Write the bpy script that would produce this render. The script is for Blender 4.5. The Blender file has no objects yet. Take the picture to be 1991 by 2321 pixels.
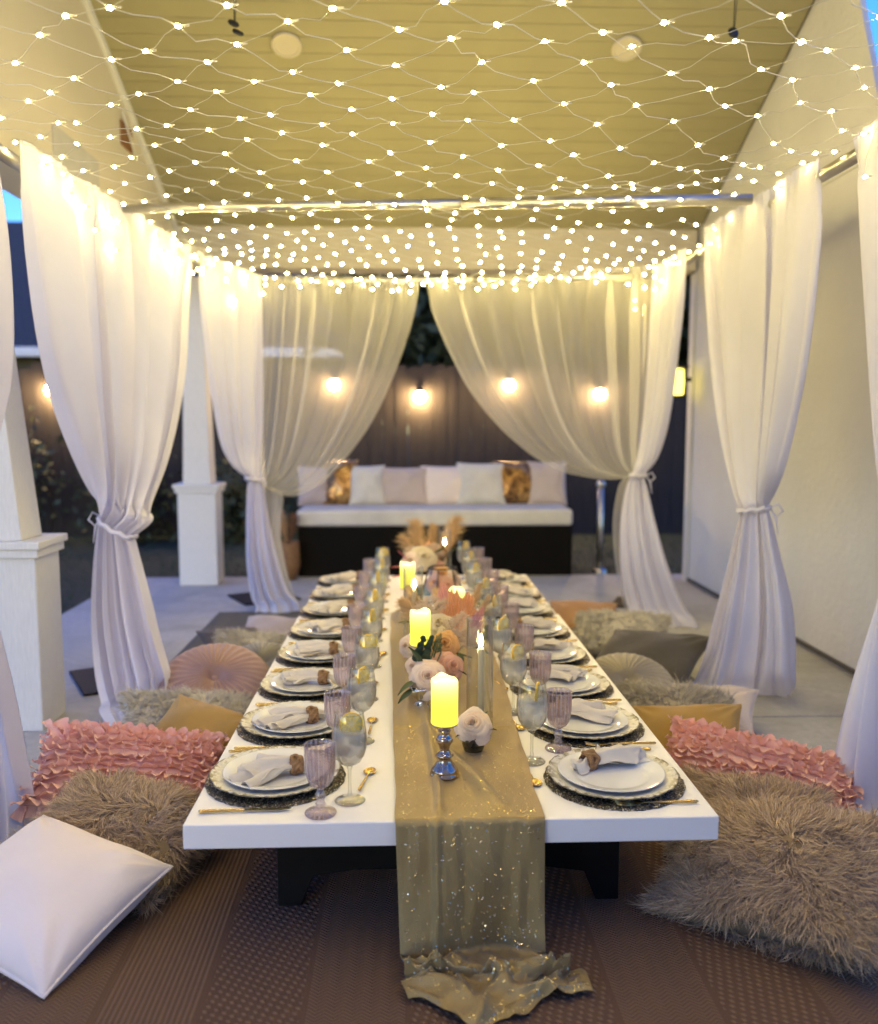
import bpy, math, random
import numpy as np
from mathutils import Vector, Matrix, Euler, noise as mnoise
sc = bpy.context.scene
PI = math.pi
R_ = math.radians
random.seed(7); rng = np.random.default_rng(7)

# ------------------------------------------------------------------ camera, sky, sun, exposure
YAW, PITCH, FPX, EYE = R_(2.15), math.atan(205/1980.), 1980., Vector((0, 0, 1.23))
cam_d = bpy.data.cameras.new('camera'); cam = bpy.data.objects.new('camera', cam_d)
sc.collection.objects.link(cam); sc.camera = cam
cam.location = EYE; cam.rotation_euler = (PI/2 - PITCH, 0, -YAW)
cam_d.sensor_fit = 'HORIZONTAL'; cam_d.sensor_width = 36.; cam_d.lens = 36*FPX/1991.
cam_d.clip_start = .05; cam_d.clip_end = 400
cam_d.dof.use_dof = True; cam_d.dof.focus_distance = 2.4
cam_d.dof.aperture_fstop = (cam_d.lens/1000)/.0185; cam_d.dof.aperture_blades = 0

SUN_EL, SUN_ROT = R_(7.0), R_(200)
w = bpy.data.worlds.new('World'); sc.world = w; w.use_nodes = True
nt = w.node_tree; nt.nodes.clear()
sky = nt.nodes.new('ShaderNodeTexSky'); sky.sky_type = 'NISHITA'; sky.sun_disc = False
sky.sun_elevation = SUN_EL; sky.sun_rotation = SUN_ROT; sky.ozone_density = 4.0; sky.air_density = 1.0; sky.dust_density = .3
hs = nt.nodes.new('ShaderNodeHueSaturation'); hs.inputs['Saturation'].default_value = 1.15; hs.inputs['Hue'].default_value = .527
bg = nt.nodes.new('ShaderNodeBackground'); bg.inputs['Strength'].default_value = .135
wo = nt.nodes.new('ShaderNodeOutputWorld')
nt.links.new(sky.outputs[0], hs.inputs['Color']); nt.links.new(hs.outputs[0], bg.inputs[0]); nt.links.new(bg.outputs[0], wo.inputs[0])
sun_d = bpy.data.lights.new('sun', 'SUN'); sun_d.energy = .05; sun_d.angle = R_(25); sun_d.color = (1, .76, .58)
sun = bpy.data.objects.new('sun', sun_d); sc.collection.objects.link(sun)
sdir = Vector((math.sin(SUN_ROT)*math.cos(SUN_EL), math.cos(SUN_ROT)*math.cos(SUN_EL), math.sin(SUN_EL)))
sun.rotation_euler = sdir.to_track_quat('Z', 'Y').to_euler()
sc.view_settings.view_transform = 'Standard'; sc.view_settings.look = 'None'
sc.view_settings.exposure = 2.42; sc.view_settings.gamma = 1.; sc.view_settings.use_curve_mapping = False
sc.render.engine = 'CYCLES'
cy = sc.cycles
cy.use_denoising = True
try: cy.denoiser = 'OPENIMAGEDENOISE'
except Exception: pass
cy.max_bounces = 10; cy.diffuse_bounces = 4; cy.glossy_bounces = 4; cy.transmission_bounces = 8; cy.transparent_max_bounces = 24
cy.sample_clamp_indirect = 6.; cy.caustics_reflective = False; cy.caustics_refractive = False; cy.blur_glossy = .5
cy.use_light_tree = True

# ------------------------------------------------------------------ places measured in the photograph
CY_, SY_, CP_, SP_ = math.cos(YAW), math.sin(YAW), math.cos(PITCH), math.sin(PITCH)
FW = Vector((SY_*CP_, CY_*CP_, -SP_)); RT = Vector((CY_, -SY_, 0)); UP = RT.cross(FW)
KPX = 1991/1777.
def ray(px, py): return FW + RT*((px*KPX - 995.5)/FPX) - UP*((py*KPX - 1160.5)/FPX)
def atz(px, py, z=0.):
    r = ray(px, py); return EYE + r*((z - EYE.z)/r.z)
def aty(px, py, y):
    r = ray(px, py); return EYE + r*(y/r.y)
def atx(px, py, x):
    r = ray(px, py); return EYE + r*(x/r.x)

# ------------------------------------------------------------------ materials
class NT:
    def __init__(s, name):
        s.m = bpy.data.materials.new(name); s.m.use_nodes = True
        s.t = s.m.node_tree; s.t.nodes.clear()
        s.out = s.n('OutputMaterial'); s._co = None
    def n(s, kind, **kw):
        x = s.t.nodes.new('ShaderNode' + kind)
        for k, v in kw.items(): setattr(x, k, v)
        return x
    def put(s, inp, v):
        if hasattr(v, 'is_linked') or hasattr(v, 'links'): s.t.links.new(v, inp)
        elif isinstance(v, (tuple, list)): inp.default_value = tuple(v) + ((1.,) if len(v) == 3 and len(inp.default_value) == 4 else ())
        else: inp.default_value = v
    def co(s):
        if s._co is None: s._co = s.n('TexCoord').outputs['Object']
        return s._co
    def math(s, op, a, b=0., c=None):
        x = s.n('Math', operation=op); s.put(x.inputs[0], a); s.put(x.inputs[1], b)
        if c is not None: s.put(x.inputs[2], c)
        return x.outputs[0]
    def xyz(s):
        x = s.n('SeparateXYZ'); s.put(x.inputs[0], s.co()); return x.outputs
    def noise(s, scale, detail=3., rough=.55, stretch=None, dist=0.):
        x = s.n('TexNoise'); x.inputs['Scale'].default_value = scale; x.inputs['Detail'].default_value = detail
        x.inputs['Roughness'].default_value = rough; x.inputs['Distortion'].default_value = dist
        v = s.co()
        if stretch:
            mp = s.n('Mapping'); mp.inputs['Scale'].default_value = stretch; s.put(mp.inputs[0], v); v = mp.outputs[0]
        s.put(x.inputs['Vector'], v); return x.outputs['Fac']
    def voro(s, scale, feature='F1', out='Distance'):
        x = s.n('TexVoronoi', feature=feature); x.inputs['Scale'].default_value = scale; s.put(x.inputs['Vector'], s.co()); return x.outputs[out]
    def ramp(s, fac, stops):
        x = s.n('ValToRGB'); e = x.color_ramp.elements
        while len(e) < len(stops): e.new(.5)
        for q, (p, c) in zip(e, stops): q.position = p; q.color = tuple(c) + (1,) if len(c) == 3 else c
        s.put(x.inputs[0], fac); return x.outputs[0]
    def mix(s, fac, a, b):
        x = s.n('Mix', data_type='RGBA'); s.put(x.inputs[0], fac); s.put(x.inputs[6], a); s.put(x.inputs[7], b); return x.outputs[2]
    def bump(s, h, strength=.3, dist=.01):
        x = s.n('Bump'); x.inputs['Strength'].default_value = strength; x.inputs['Distance'].default_value = dist
        s.put(x.inputs['Height'], h); return x.outputs[0]
    def prin(s, col, rough=.5, metal=0., normal=None, **kw):
        x = s.n('BsdfPrincipled'); s.put(x.inputs['Base Color'], col); s.put(x.inputs['Roughness'], rough); s.put(x.inputs['Metallic'], metal)
        for k, v in kw.items(): s.put(x.inputs[k.replace('_', ' ')], v)
        if normal is not None: s.put(x.inputs['Normal'], normal)
        return x.outputs[0]
    def mixs(s, fac, a, b):
        x = s.n('MixShader'); s.put(x.inputs[0], fac); s.put(x.inputs[1], a); s.put(x.inputs[2], b); return x.outputs[0]
    def done(s, sh): s.t.links.new(sh, s.out.inputs[0]); return s.m

def dim(c, k): return tuple(x*k for x in c)
def basic(name, col, rough=.6, metal=0., var=.12, vs=6., bump=.0, bs=80., bd=.003, **kw):
    q = NT(name)
    c = q.ramp(q.noise(vs), [(.25, dim(col, 1 - var)), (.75, dim(col, 1 + var))])
    nrm = q.bump(q.noise(bs, 2.), bump, bd) if bump else None
    return q.done(q.prin(c, rough, metal, nrm, **kw))
def woven(name, col, ws=420., var=.06, rough=.85, bump=.35, trans=0., tcol=None, clear=0., bd=.0012, wrk=4.):
    """cloth: fine crossing threads, soft tint drift, light passing through"""
    q = NT(name)
    o = q.xyz()
    th = q.math('ADD', q.math('SINE', q.math('MULTIPLY', o[2], ws*PI)), q.math('SINE', q.math('MULTIPLY', q.math('ADD', o[0], o[1]), ws*PI)))
    h = q.math('ADD', q.math('MULTIPLY', th, .10), q.math('ADD', q.math('MULTIPLY', q.noise(38., 4.), 1.6), q.math('MULTIPLY', q.noise(9., 3., .5, None, 1.2), wrk)))
    c = q.ramp(q.noise(3.5, 4.), [(.3, dim(col, 1 - var)), (.7, dim(col, 1 + var*.6))])
    sh = q.prin(c, rough, 0., q.bump(h, bump, bd), Sheen_Weight=.25, Sheen_Roughness=.5)
    if trans:
        tl = q.n('BsdfTranslucent'); q.put(tl.inputs[0], tcol or col); sh = q.mixs(trans, sh, tl.outputs[0])
    if clear:
        tp = q.n('BsdfTransparent'); sh = q.mixs(clear, sh, tp.outputs[0])
    return q.done(sh)
def emit(name, col, strength):
    q = NT(name); e = q.n('Emission'); q.put(e.inputs[0], col); e.inputs[1].default_value = strength; return q.done(e.outputs[0])
def thin_glass(name, tint=(1, 1, 1), body=.0, rough=.02, bodycol=(.8, .8, .8), spec=1., edge=3., ribs=0):
    q = NT(name)
    lw0 = q.n('LayerWeight'); lw0.inputs['Blend'].default_value = .5
    tp = q.n('BsdfTransparent'); q.put(tp.inputs[0], q.mix(q.math('POWER', lw0.outputs['Facing'], 1.6), tint, tuple(x**edge*.9 for x in tint)))
    gl = q.n('BsdfGlossy'); gl.inputs['Roughness'].default_value = rough
    lw = q.n('LayerWeight'); lw.inputs['Blend'].default_value = .5
    f = q.math('MULTIPLY_ADD', q.math('POWER', lw.outputs['Facing'], 2.2), .62*spec, .05*spec)
    sh = q.mixs(f, tp.outputs[0], gl.outputs[0])
    if ribs:
        o = q.xyz(); st = q.math('SINE', q.math('MULTIPLY', q.math('ARCTAN2', o[1], o[0]), float(ribs)))
        hb = q.math('SINE', q.math('MULTIPLY_ADD', o[2], 900., q.math('MULTIPLY', q.math('ARCTAN2', o[1], o[0]), float(ribs)*2)))
        body = q.math('MULTIPLY_ADD', q.math('MULTIPLY_ADD', hb, .3, st), .13, body + .13)
    if body:
        d = q.prin(bodycol, .35, Transmission_Weight=0.)
        sh = q.mixs(body, sh, d)
    return q.done(sh)

M = {}
M['stucco'] = (lambda q: q.done(q.prin(q.ramp(q.noise(2.2, 5.), [(.3, (.62, .615, .62)), (.7, (.68, .675, .68))]), .9, 0., q.bump(q.math('ADD', q.noise(130., 4.), q.math('MULTIPLY', q.noise(24., 4.), 1.6)),   .42, .008))))(NT('stucco'))
M['board'] = basic('painted_board', (.295, .268, .155), .6, var=.05, vs=3., bump=.1, bs=60.)
M['gap'] = basic('board_gap', (.16, .14, .11), .9)
M['drywall'] = basic('drywall', (.50, .455, .36), .85, var=.04, vs=1.6, bump=.25, bs=120., bd=.002)
M['patch'] = basic('joint_compound', (.39, .38, .36), .9, var=.06, vs=9., bump=.15, bs=70.)
M['raw_wood'] = (lambda q: q.done(q.prin(q.ramp(q.noise(14., 4., .6, (1, 8, 1)), [(.3, (.12, .05, .018)), (.7, (.26, .12, .045))]), .7)))(NT('raw_wood'))
M['white_wood'] = (lambda q: q.done(q.prin(q.ramp(q.noise(30., 4., .6, (6, 6, .7)), [(.3, (.58, .58, .57)), (.75, (.68, .67, .65))]), .6, 0., q.bump(q.noise(40., 3., .6, (8, 8, .5)), .25, .003))))(NT('white_siding'))
M['concrete'] = (lambda q: q.done(q.prin(q.mix(q.ramp(q.noise(1.7, 7., .68, None, .6), [(.42, (0, 0, 0)), (.66, (1, 1, 1))]), q.ramp(q.noise(26., 6., .7), [(.3, (.38, .375, .36)), (.7, (.50, .49, .47))]), (.31, .30, .285)), .75, 0., q.bump(q.noise(90., 4.), .25, .003))))(NT('concrete'))
M['joint'] = basic('concrete_joint', (.08, .075, .07), .9)
M['soil'] = basic('lawn_soil', (.018, .026, .014), .95, var=.4, vs=3.)
M['grass'] = basic('grass', (.02, .045, .018), .8, var=.4, vs=2.)
M['fence'] = (lambda q: q.done(q.prin(q.ramp(q.noise(7., 4., .6, (9, 9, .5)), [(.25, (.012, .009, .008)), (.75, (.032, .024, .020))]), .85, 0., q.bump(q.noise(12., 4., .6, (10, 10, .4)), .4, .004))))(NT('fence_wood'))
M['shingle'] = basic('roof_shingle', (.045, .046, .055), .9, var=.25, vs=12.)
M['gutter'] = basic('gutter_paint', (.55, .58, .62), .5)
M['siding'] = basic('far_siding', (.045, .048, .055), .8)
M['pane'] = basic('dark_pane', (.02, .022, .028), .1)
M['leaf'] = basic('tree_leaf', (.03, .042, .018), .7, var=.45, vs=1.5)
M['bark'] = basic('bark', (.04, .03, .022), .9)
M['steel'] = basic('brushed_pipe', (.55, .53, .48), .32, .95, var=.06)
M['black_iron'] = basic('black_iron', (.018, .018, .02), .5, .3, var=.2)
M['curtain'] = woven('curtain_cloth', (.76, .745, .84), trans=.32, tcol=(.80, .785, .88))
M['sheer'] = woven('sheer_voile', (.85, .83, .77), trans=.5, tcol=(.88, .86, .80), clear=.62, bump=.2)
M['led'] = emit('led_glow', (1., .79, .285), 76.)
M['wire'] = basic('clear_wire', (.50, .50, .52), .3, .0, var=.05)
M['plastic'] = basic('clear_socket', (.55, .52, .42), .25)
M['table_white'] = basic('table_paint', (.83, .81, .785), .45, var=.03, vs=5., bump=.06, bs=50.)
M['table_black'] = basic('table_leg_paint', (.006, .006, .0065), .6, var=.3, vs=9., Specular_IOR_Level=.15)
M['porcelain'] = basic('porcelain', (.72, .72, .71), .10, var=.02)
M['gold'] = basic('brushed_gold', (.62, .43, .16), .24, 1., var=.1, vs=40.)
M['blade'] = basic('knife_blade', (.05, .043, .037), .28, 1., var=.1)
M['linen'] = woven('napkin_linen', (.70, .63, .53), 700., trans=.12, bump=.5)
M['rattan'] = (lambda q: q.done(q.prin(q.ramp(q.noise(60., 3., .6), [(.3, (.15, .075, .03)), (.7, (.30, .16, .065))]), .55, 0., q.bump(q.math('SINE', q.math('MULTIPLY', q.xyz()[2], 1400.)), .5, .001))))(NT('leather_braid'))
M['glass'] = thin_glass('clear_glass', (.97, .975, .965), spec=1.5, edge=6.)
M['cyl_glass'] = thin_glass('cylinder_glass', (.975, .975, .96), spec=.9, edge=2.)
M['water'] = thin_glass('iced_water', (.88, .87, .84), body=.30, rough=.12, bodycol=(.86, .84, .78), spec=.7, edge=1.3)
M['ice'] = thin_glass('ice', (.96, .96, .95), body=.10, rough=.15, bodycol=(.88, .87, .84), spec=.35, edge=1.1)
M['pink_glass'] = thin_glass('pink_glass', (.94, .895, .90), body=.03, rough=.05, bodycol=(.76, .66, .67), spec=1.4, edge=6., ribs=18)
M['smoke_glass'] = thin_glass('smoked_glass', (.22, .25, .24), body=.1, rough=.05, bodycol=(.03, .035, .035), spec=1.5)
M['peel'] = basic('lemon_peel', (.80, .50, .03), .4, var=.1, vs=80.)
M['lemon'] = basic('lemon_flesh', (.82, .62, .14), .3, var=.15, vs=120.)
def wax_glow():
    q = NT('led_wax_glow'); e = q.n('Emission'); z = q.n('MapRange'); z.inputs[1].default_value = .035; z.inputs[2].default_value = .122
    q.put(z.inputs[0], q.xyz()[2]); k = q.math('POWER', z.outputs[0], 2.2)
    q.put(e.inputs[0], q.mix(k, (1., .86, .085), (1., .93, .34))); q.put(e.inputs[1], q.math('MULTIPLY_ADD', k, .35, .27)); return q.done(e.outputs[0])
M['candle'] = wax_glow()
M['candle_top'] = emit('led_wax_bright', (1., .93, .55), 1.6)
M['wax'] = basic('taper_wax', (.78, .66, .40), .5, var=.04)
M['flame'] = emit('flame', (1., .72, .22), 30.)
M['antique'] = (lambda q: q.done(q.prin(q.ramp(q.noise(20., 3.), [(.3, (.36, .27, .20)), (.7, (.55, .43, .34))]), .14, 1.)))(NT('antique_metal'))
M['lamp_glow'] = emit('lamp_glow', (1., .66, .30), 110.)
M['lantern_glow'] = emit('lantern_glow', (1., .78, .12), .9)
M['sofa_black'] = basic('sofa_black', (.007, .006, .005), .8, Specular_IOR_Level=.1)
M['sofa_white'] = basic('sofa_white', (.62, .60, .56), .9, bump=.2, bs=60.)

# ------------------------------------------------------------------ mesh helpers
class MB:
    def __init__(s): s.v = []; s.f = []; s.k = []; s.ki = 0
    def add(s, vs, fs):
        b = len(s.v); s.v.extend([tuple(p) for p in vs]); s.f.extend([tuple(i + b for i in q) for q in fs]); s.k.extend([s.ki]*len(fs)); return s
    def box(s, x0, x1, y0, y1, z0, z1, M_=None):
        v = [(x, y, z) for z in (z0, z1) for y in (y0, y1) for x in (x0, x1)]
        if M_ is not None: v = [M_ @ Vector(p) for p in v]
        return s.add(v, [(0, 2, 3, 1), (4, 5, 7, 6), (0, 1, 5, 4), (2, 6, 7, 3), (0, 4, 6, 2), (1, 3, 7, 5)])
    def taper(s, cx0, cy0, hx0, hy0, z0, cx1, cy1, hx1, hy1, z1):
        v = [(cx0-hx0, cy0-hy0, z0), (cx0+hx0, cy0-hy0, z0), (cx0+hx0, cy0+hy0, z0), (cx0-hx0, cy0+hy0, z0),
             (cx1-hx1, cy1-hy1, z1), (cx1+hx1, cy1-hy1, z1), (cx1+hx1, cy1+hy1, z1), (cx1-hx1, cy1+hy1, z1)]
        return s.add(v, [(3, 2, 1, 0), (4, 5, 6, 7), (0, 1, 5, 4), (1, 2, 6, 5), (2, 3, 7, 6), (3, 0, 4, 7)])
    def prism(s, poly, axis, a, b):
        """poly: 2-D outline, extruded from a to b along axis"""
        def P(p, t):
            return {'x': (t, p[0], p[1]), 'y': (p[0], t, p[1]), 'z': (p[0], p[1], t)}[axis]
        n = len(poly); v = [P(p, a) for p in poly] + [P(p, b) for p in poly]
        return s.add(v, [tuple(range(n))[::-1], tuple(range(n, 2*n))] + [(i, (i+1) % n, n + (i+1) % n, n + i) for i in range(n)])
    def lathe(s, prof, n=32, c=(0, 0, 0), mod=None):
        v = []
        for (r, z) in prof:
            for k in range(n):
                t = 2*PI*k/n; rr, zz = (r, z) if mod is None else mod(r, z, t)
                v.append((c[0] + rr*math.cos(t), c[1] + rr*math.sin(t), c[2] + zz))
        f = [(i*n + k, i*n + (k+1) % n, (i+1)*n + (k+1) % n, (i+1)*n + k) for i in range(len(prof)-1) for k in range(n)]
        return s.add(v, f)
    def tube(s, pts, r, n=6, closed=False, cap=True):
        pts = [Vector(p) for p in pts]; m = len(pts); v = []
        ref = None
        for i, p in enumerate(pts):
            d = (pts[(i+1) % m] - pts[i-1]) if closed else (pts[min(i+1, m-1)] - pts[max(i-1, 0)])
            if d.length < 1e-9: d = Vector((0, 0, 1))
            d.normalize()
            if ref is None or abs(ref.dot(d)) > .98: ref = Vector((0, 0, 1)) if abs(d.z) < .9 else Vector((1, 0, 0))
            a = d.cross(ref).normalized(); b = a.cross(d).normalized(); ref = b
            rr = r[i] if isinstance(r, (list, tuple)) else r
            for k in range(n):
                t = 2*PI*k/n; v.append(p + a*(rr*math.cos(t)) + b*(rr*math.sin(t)))
        f = [(i*n + k, i*n + (k+1) % n, ((i+1) % m)*n + (k+1) % n, ((i+1) % m)*n + k) for i in range(m if closed else m-1) for k in range(n)]
        if cap and not closed: f += [tuple(range(n))[::-1], tuple(range((m-1)*n, m*n))]
        return s.add(v, f)
    def grid(s, nu, nv, fn, wrap=False):
        v = [fn(i/(nu-1) if not wrap else i/nu, j/(nv-1)) for j in range(nv) for i in range(nu)]
        nn = nu if wrap else nu-1
        return s.add(v, [(j*nu + i, j*nu + (i+1) % nu, (j+1)*nu + (i+1) % nu, (j+1)*nu + i) for j in range(nv-1) for i in range(nn)])
    def ico(s, c, r, sub=1, sq=(1, 1, 1)):
        import bmesh
        b = bmesh.new(); bmesh.ops.create_icosphere(b, subdivisions=sub, radius=1.)
        b.verts.index_update()
        s.add([(c[0] + q.co.x*r*sq[0], c[1] + q.co.y*r*sq[1], c[2] + q.co.z*r*sq[2]) for q in b.verts], [[q.index for q in f.verts] for f in b.faces]); b.free(); return s
    def mesh(s, name, mats, smooth=True):
        me = bpy.data.meshes.new(name)
        me.from_pydata(s.v, [], s.f)
        for m in (mats if isinstance(mats, (list, tuple)) else [mats]): me.materials.append(m)
        if s.ki: me.polygons.foreach_set('material_index', s.k)
        me.polygons.foreach_set('use_smooth', [smooth]*len(me.polygons)); me.update(); return me

COL = sc.collection
def link(name, data, parent=None):
    o = bpy.data.objects.new(name, data); COL.objects.link(o)
    if parent is not None: o.parent = parent
    return o
def build(name, mb, mats, parent=None, smooth=True, bevel=0., sub=0, solid=0., seg=2):
    o = link(name, mb.mesh(name, mats, smooth), parent)
    if solid:
        m = o.modifiers.new('s', 'SOLIDIFY'); m.thickness = solid; m.offset = 0
    if bevel:
        m = o.modifiers.new('b', 'BEVEL'); m.width = bevel; m.segments = seg; m.limit_method = 'ANGLE'; m.angle_limit = R_(35)
        if smooth is not True or True:
            for p in o.data.polygons: p.use_smooth = False
    if sub:
        m = o.modifiers.new('u', 'SUBSURF'); m.levels = sub; m.render_levels = sub
    return o
def tag(o, label=None, cat=None, group=None, kind=None):
    if label: o['label'] = label
    if cat: o['category'] = cat
    if group: o['group'] = group
    if kind: o['kind'] = kind
    return o
def thing(name, label, cat, group=None, loc=(0, 0, 0), rot=(0, 0, 0)):
    o = link(name, None); o.location = loc; o.rotation_euler = rot; return tag(o, label, cat, group)
def struct(o): o['kind'] = 'structure'; return o
def copy_of(src, name=None, parent=None):
    c = src.copy(); COL.objects.link(c); c.parent = parent
    for ch in [x for x in bpy.data.objects if x.parent == src]: copy_of(ch, None, c)
    return c
CH = {}
def dup(root, loc, rot, label, group=None):
    """a copy of a thing with copies of its parts and sub-parts"""
    r = root.copy(); COL.objects.link(r); r.location = loc; r.rotation_euler = rot; r['label'] = label
    if group: r['group'] = group
    for ch in root.children:
        c = ch.copy(); COL.objects.link(c); c.parent = r
        for g in ch.children:
            d = g.copy(); COL.objects.link(d); d.parent = c
    return r
def place(root, loc, rot, label, group=None):
    """the first time the thing itself is placed, later a copy"""
    if not root.get('placed'):
        root['placed'] = 1; root.location = loc; root.rotation_euler = rot; root['label'] = label
        if group: root['group'] = group
        return root
    return dup(root, loc, rot, label, group)
def np_mesh(name, V, F4=None, F3=None, mats=None, parent=None, smooth=True):
    """big piles of small faces straight from arrays"""
    me = bpy.data.meshes.new(name)
    V = np.asarray(V, dtype=np.float32); me.vertices.add(len(V)); me.vertices.foreach_set('co', V.ravel())
    parts = []; tot = []
    if F4 is not None and len(F4): parts.append(np.asarray(F4, dtype=np.int32).ravel()); tot.append(np.full(len(F4), 4, dtype=np.int32))
    if F3 is not None and len(F3): parts.append(np.asarray(F3, dtype=np.int32).ravel()); tot.append(np.full(len(F3), 3, dtype=np.int32))
    L = np.concatenate(parts); T = np.concatenate(tot)
    me.loops.add(len(L)); me.loops.foreach_set('vertex_index', L)
    me.polygons.add(len(T)); me.polygons.foreach_set('loop_start', np.concatenate([[0], np.cumsum(T)[:-1]]).astype(np.int32))
    me.polygons.foreach_set('loop_total', T)
    me.polygons.foreach_set('use_smooth', np.full(len(T), smooth))
    me.update(calc_edges=True); me.validate()
    for m in (mats if isinstance(mats, (list, tuple)) else [mats]): me.materials.append(m)
    return link(name, me, parent)
def lerp(a, b, t): return a + (b - a)*t
def poly_at(pts, t):
    """point on a polyline of tuples, t in 0..1 by index, smoothed"""
    n = len(pts) - 1; x = min(max(t, 0.), 1.)*n; i = min(int(x), n - 1); f = x - i
    p0, p1, p2, p3 = pts[max(i-1, 0)], pts[i], pts[i+1], pts[min(i+2, n)]
    return tuple(.5*((2*b) + (-a + c)*f + (2*a - 5*b + 4*c - d)*f*f + (-a + 3*b - 3*c + d)*f**3) for a, b, c, d in zip(p0, p1, p2, p3))
def nz(x, y=0., z=0.): return mnoise.noise(Vector((x, y, z)))

# ------------------------------------------------------------------ ground, patio, lawn
struct(build('ground', MB().box(-60, 60, -20, 90, -.5, -.06), M['soil'], smooth=False))
patio = struct(link('patio_floor', None))
XS = [-2.22, -.0, 2.6]; YS = [-1.0, 3.50, 6.93]
for i in range(2):
    for j in range(2):
        sl = build('concrete_slab', MB().box(XS[i] + .004, XS[i+1] - .004, YS[j] + .006, YS[j+1] - .006, -.12, 0.), M['concrete'], patio, False, .006)
build('joint_filler', MB().box(-2.2, 2.58, -1, 6.9, -.14, -.012), M['joint'], patio, False)
# grass: blades
n = 15000
gx = np.concatenate([rng.uniform(-8, -2.26, 9000), rng.uniform(-2.2, 4.5, 6000)]); gy = np.concatenate([rng.uniform(3.5, 9.9, 9000), rng.uniform(6.96, 9.9, 6000)])
hh = rng.uniform(.02, .06, n); an = rng.uniform(0, 2*PI, n); ln = rng.uniform(-.03, .03, (n, 2))
bx, by = np.cos(an)*.004, np.sin(an)*.004
V = np.stack([np.stack([gx - bx, gy - by, np.full(n, -.06)], 1), np.stack([gx + bx, gy + by, np.full(n, -.06)], 1), np.stack([gx + ln[:, 0], gy + ln[:, 1], -.06 + hh], 1)], 1).reshape(-1, 3)
g = np_mesh('grass', V, None, np.arange(3*n).reshape(-1, 3), M['grass']); tag(g, 'short dark green lawn beyond the patio edge', 'grass', None, 'stuff')

# ------------------------------------------------------------------ patio roof on its two columns
def CZ(y): return 2.63 - .47*(y - 6.5)
SL = math.atan(.47)
roof = thing('patio_roof', 'pale sloping patio roof with boarded ceiling above the table', 'patio roof', loc=(0, 0, 0))
ceil = build('ceiling', MB().prism([(-.6, CZ(-.6) + .012), (6.5, CZ(6.5) + .012), (6.9, CZ(6.9) + .16), (-.6, CZ(-.6) + .16)], 'x', -1.9, 2.169), M['gap'], roof, False)
y = 6.5; k = 0
bm_ = None; stp = .098
while y > -.5:
    if bm_ is None:
        q = MB().box(-1.65, 2.15, -stp*.5/math.cos(SL) + .0016, stp*.5/math.cos(SL) - .0016, -.009, .006)
        bm_ = q.mesh('board', M['board'], False); first = True
    o = link('board', bm_, ceil)
    o.location = (0, y - stp/2, CZ(y - stp/2) + .004); o.rotation_euler = (-SL, 0, 0)
    y -= stp
# gable infill on the left, open below the beam
build('gable_wall', MB().prism([(6.76, 2.33), (6.76, CZ(6.76) + .02), (-.6, CZ(-.6) + .02), (-.6, 2.33)], 'x', -1.80, -1.652), M['drywall'], roof, False)
build('trim', MB().prism([(6.5, CZ(6.5) - .012), (6.5, CZ(6.5) - .07), (-.6, CZ(-.6) - .07), (-.6, CZ(-.6) - .012)], 'x', -1.651, -1.625), M['white_wood'], roof, False, .003)
build('beam', MB().box(-1.80, 2.14, 6.5, 6.74, 2.335, 2.665), M['drywall'], roof, False, .004)
build('beam_soffit', MB().box(-1.84, -1.60, -.6, 6.78, 2.285, 2.329), M['white_wood'], roof, False, .004)
a, b = atx(58, 215, -1.648), atx(197, 262, -1.648)
build('patch_panel', MB().box(-1.655, -1.647, b.y - .62, b.y, a.z - .33, a.z + .02), M['patch'], roof, False, .001)
h0 = atx(258, 275, -1.64)
build('cut_out', MB().box(-1.654, -1.643, h0.y - .10, h0.y + .10, h0.z - .075, h0.z + .065), M['raw_wood'], roof, False, .001)
for (px, py, ty) in ((235, 300, 0.6),):
    e0 = h0 + Vector((.012, -.12, .10)); e1 = h0 + Vector((.012, .12, -.10))
    build('batten', MB().tube([e0, e1], .006, 5), M['white_wood'], roof)
# ceiling speakers
for (px, py, lab) in ((580, 90, 'round white ceiling speaker over the left half of the table'), (1268, 97, 'round white ceiling speaker over the right half, crossed by a light wire')):
    r = ray(px, py); t = (CZ(0) - .012 - EYE.z)/(r.z + .47*r.y); p = EYE + r*t
    s = thing('ceiling_speaker', lab, 'speaker', 'round speakers in the boarded ceiling', p - Vector((0, 0, .0)), (-SL, 0, 0))
    build('ring', MB().lathe([(.083, .0), (.083, -.008), (.080, -.011), (.068, -.012), (.066, -.009), (.066, 0)], 48), M['drywall'], s)
    build('grille', MB().lathe([(.066, -.008), (.03, -.009), (.0001, -.009)], 40), M['drywall'], s)
# dark hanging cords
def hanger(px, py, yy, discs, lab):
    p = aty(px, py, yy); top = CZ(yy)
    h = thing('hanging_cord', lab, 'cord', 'dark cords hanging from the ceiling', p)
    build('cord', MB().tube([(0, 0, top - p.z - .01), (.003, 0, .2), (0, 0, .0)], .0022, 5).tube([(.012, 0, top - p.z - .01), (.012, 0, .15), (.004, 0, 0)], .0018, 5), M['black_iron'], h)
    for (dx, dz, tl) in discs:
        o = build('weight', MB().lathe([(.0001, .007), (.02, .006), (.024, 0), (.02, -.006), (.0001, -.007)], 20), M['black_iron'], h)
        o.location = (dx, 0, dz); o.rotation_euler = (tl, .5, 0)
hanger(474, 47, 3.7, [(-.003, .0, .6), (.014, -.034, .5)], 'pair of thin dark cords with two small black discs, left of centre')
hanger(1484, 66, 3.7, [(0, 0, 1.2)], 'single thin dark cord with one small black weight, near the right wall')
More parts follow.
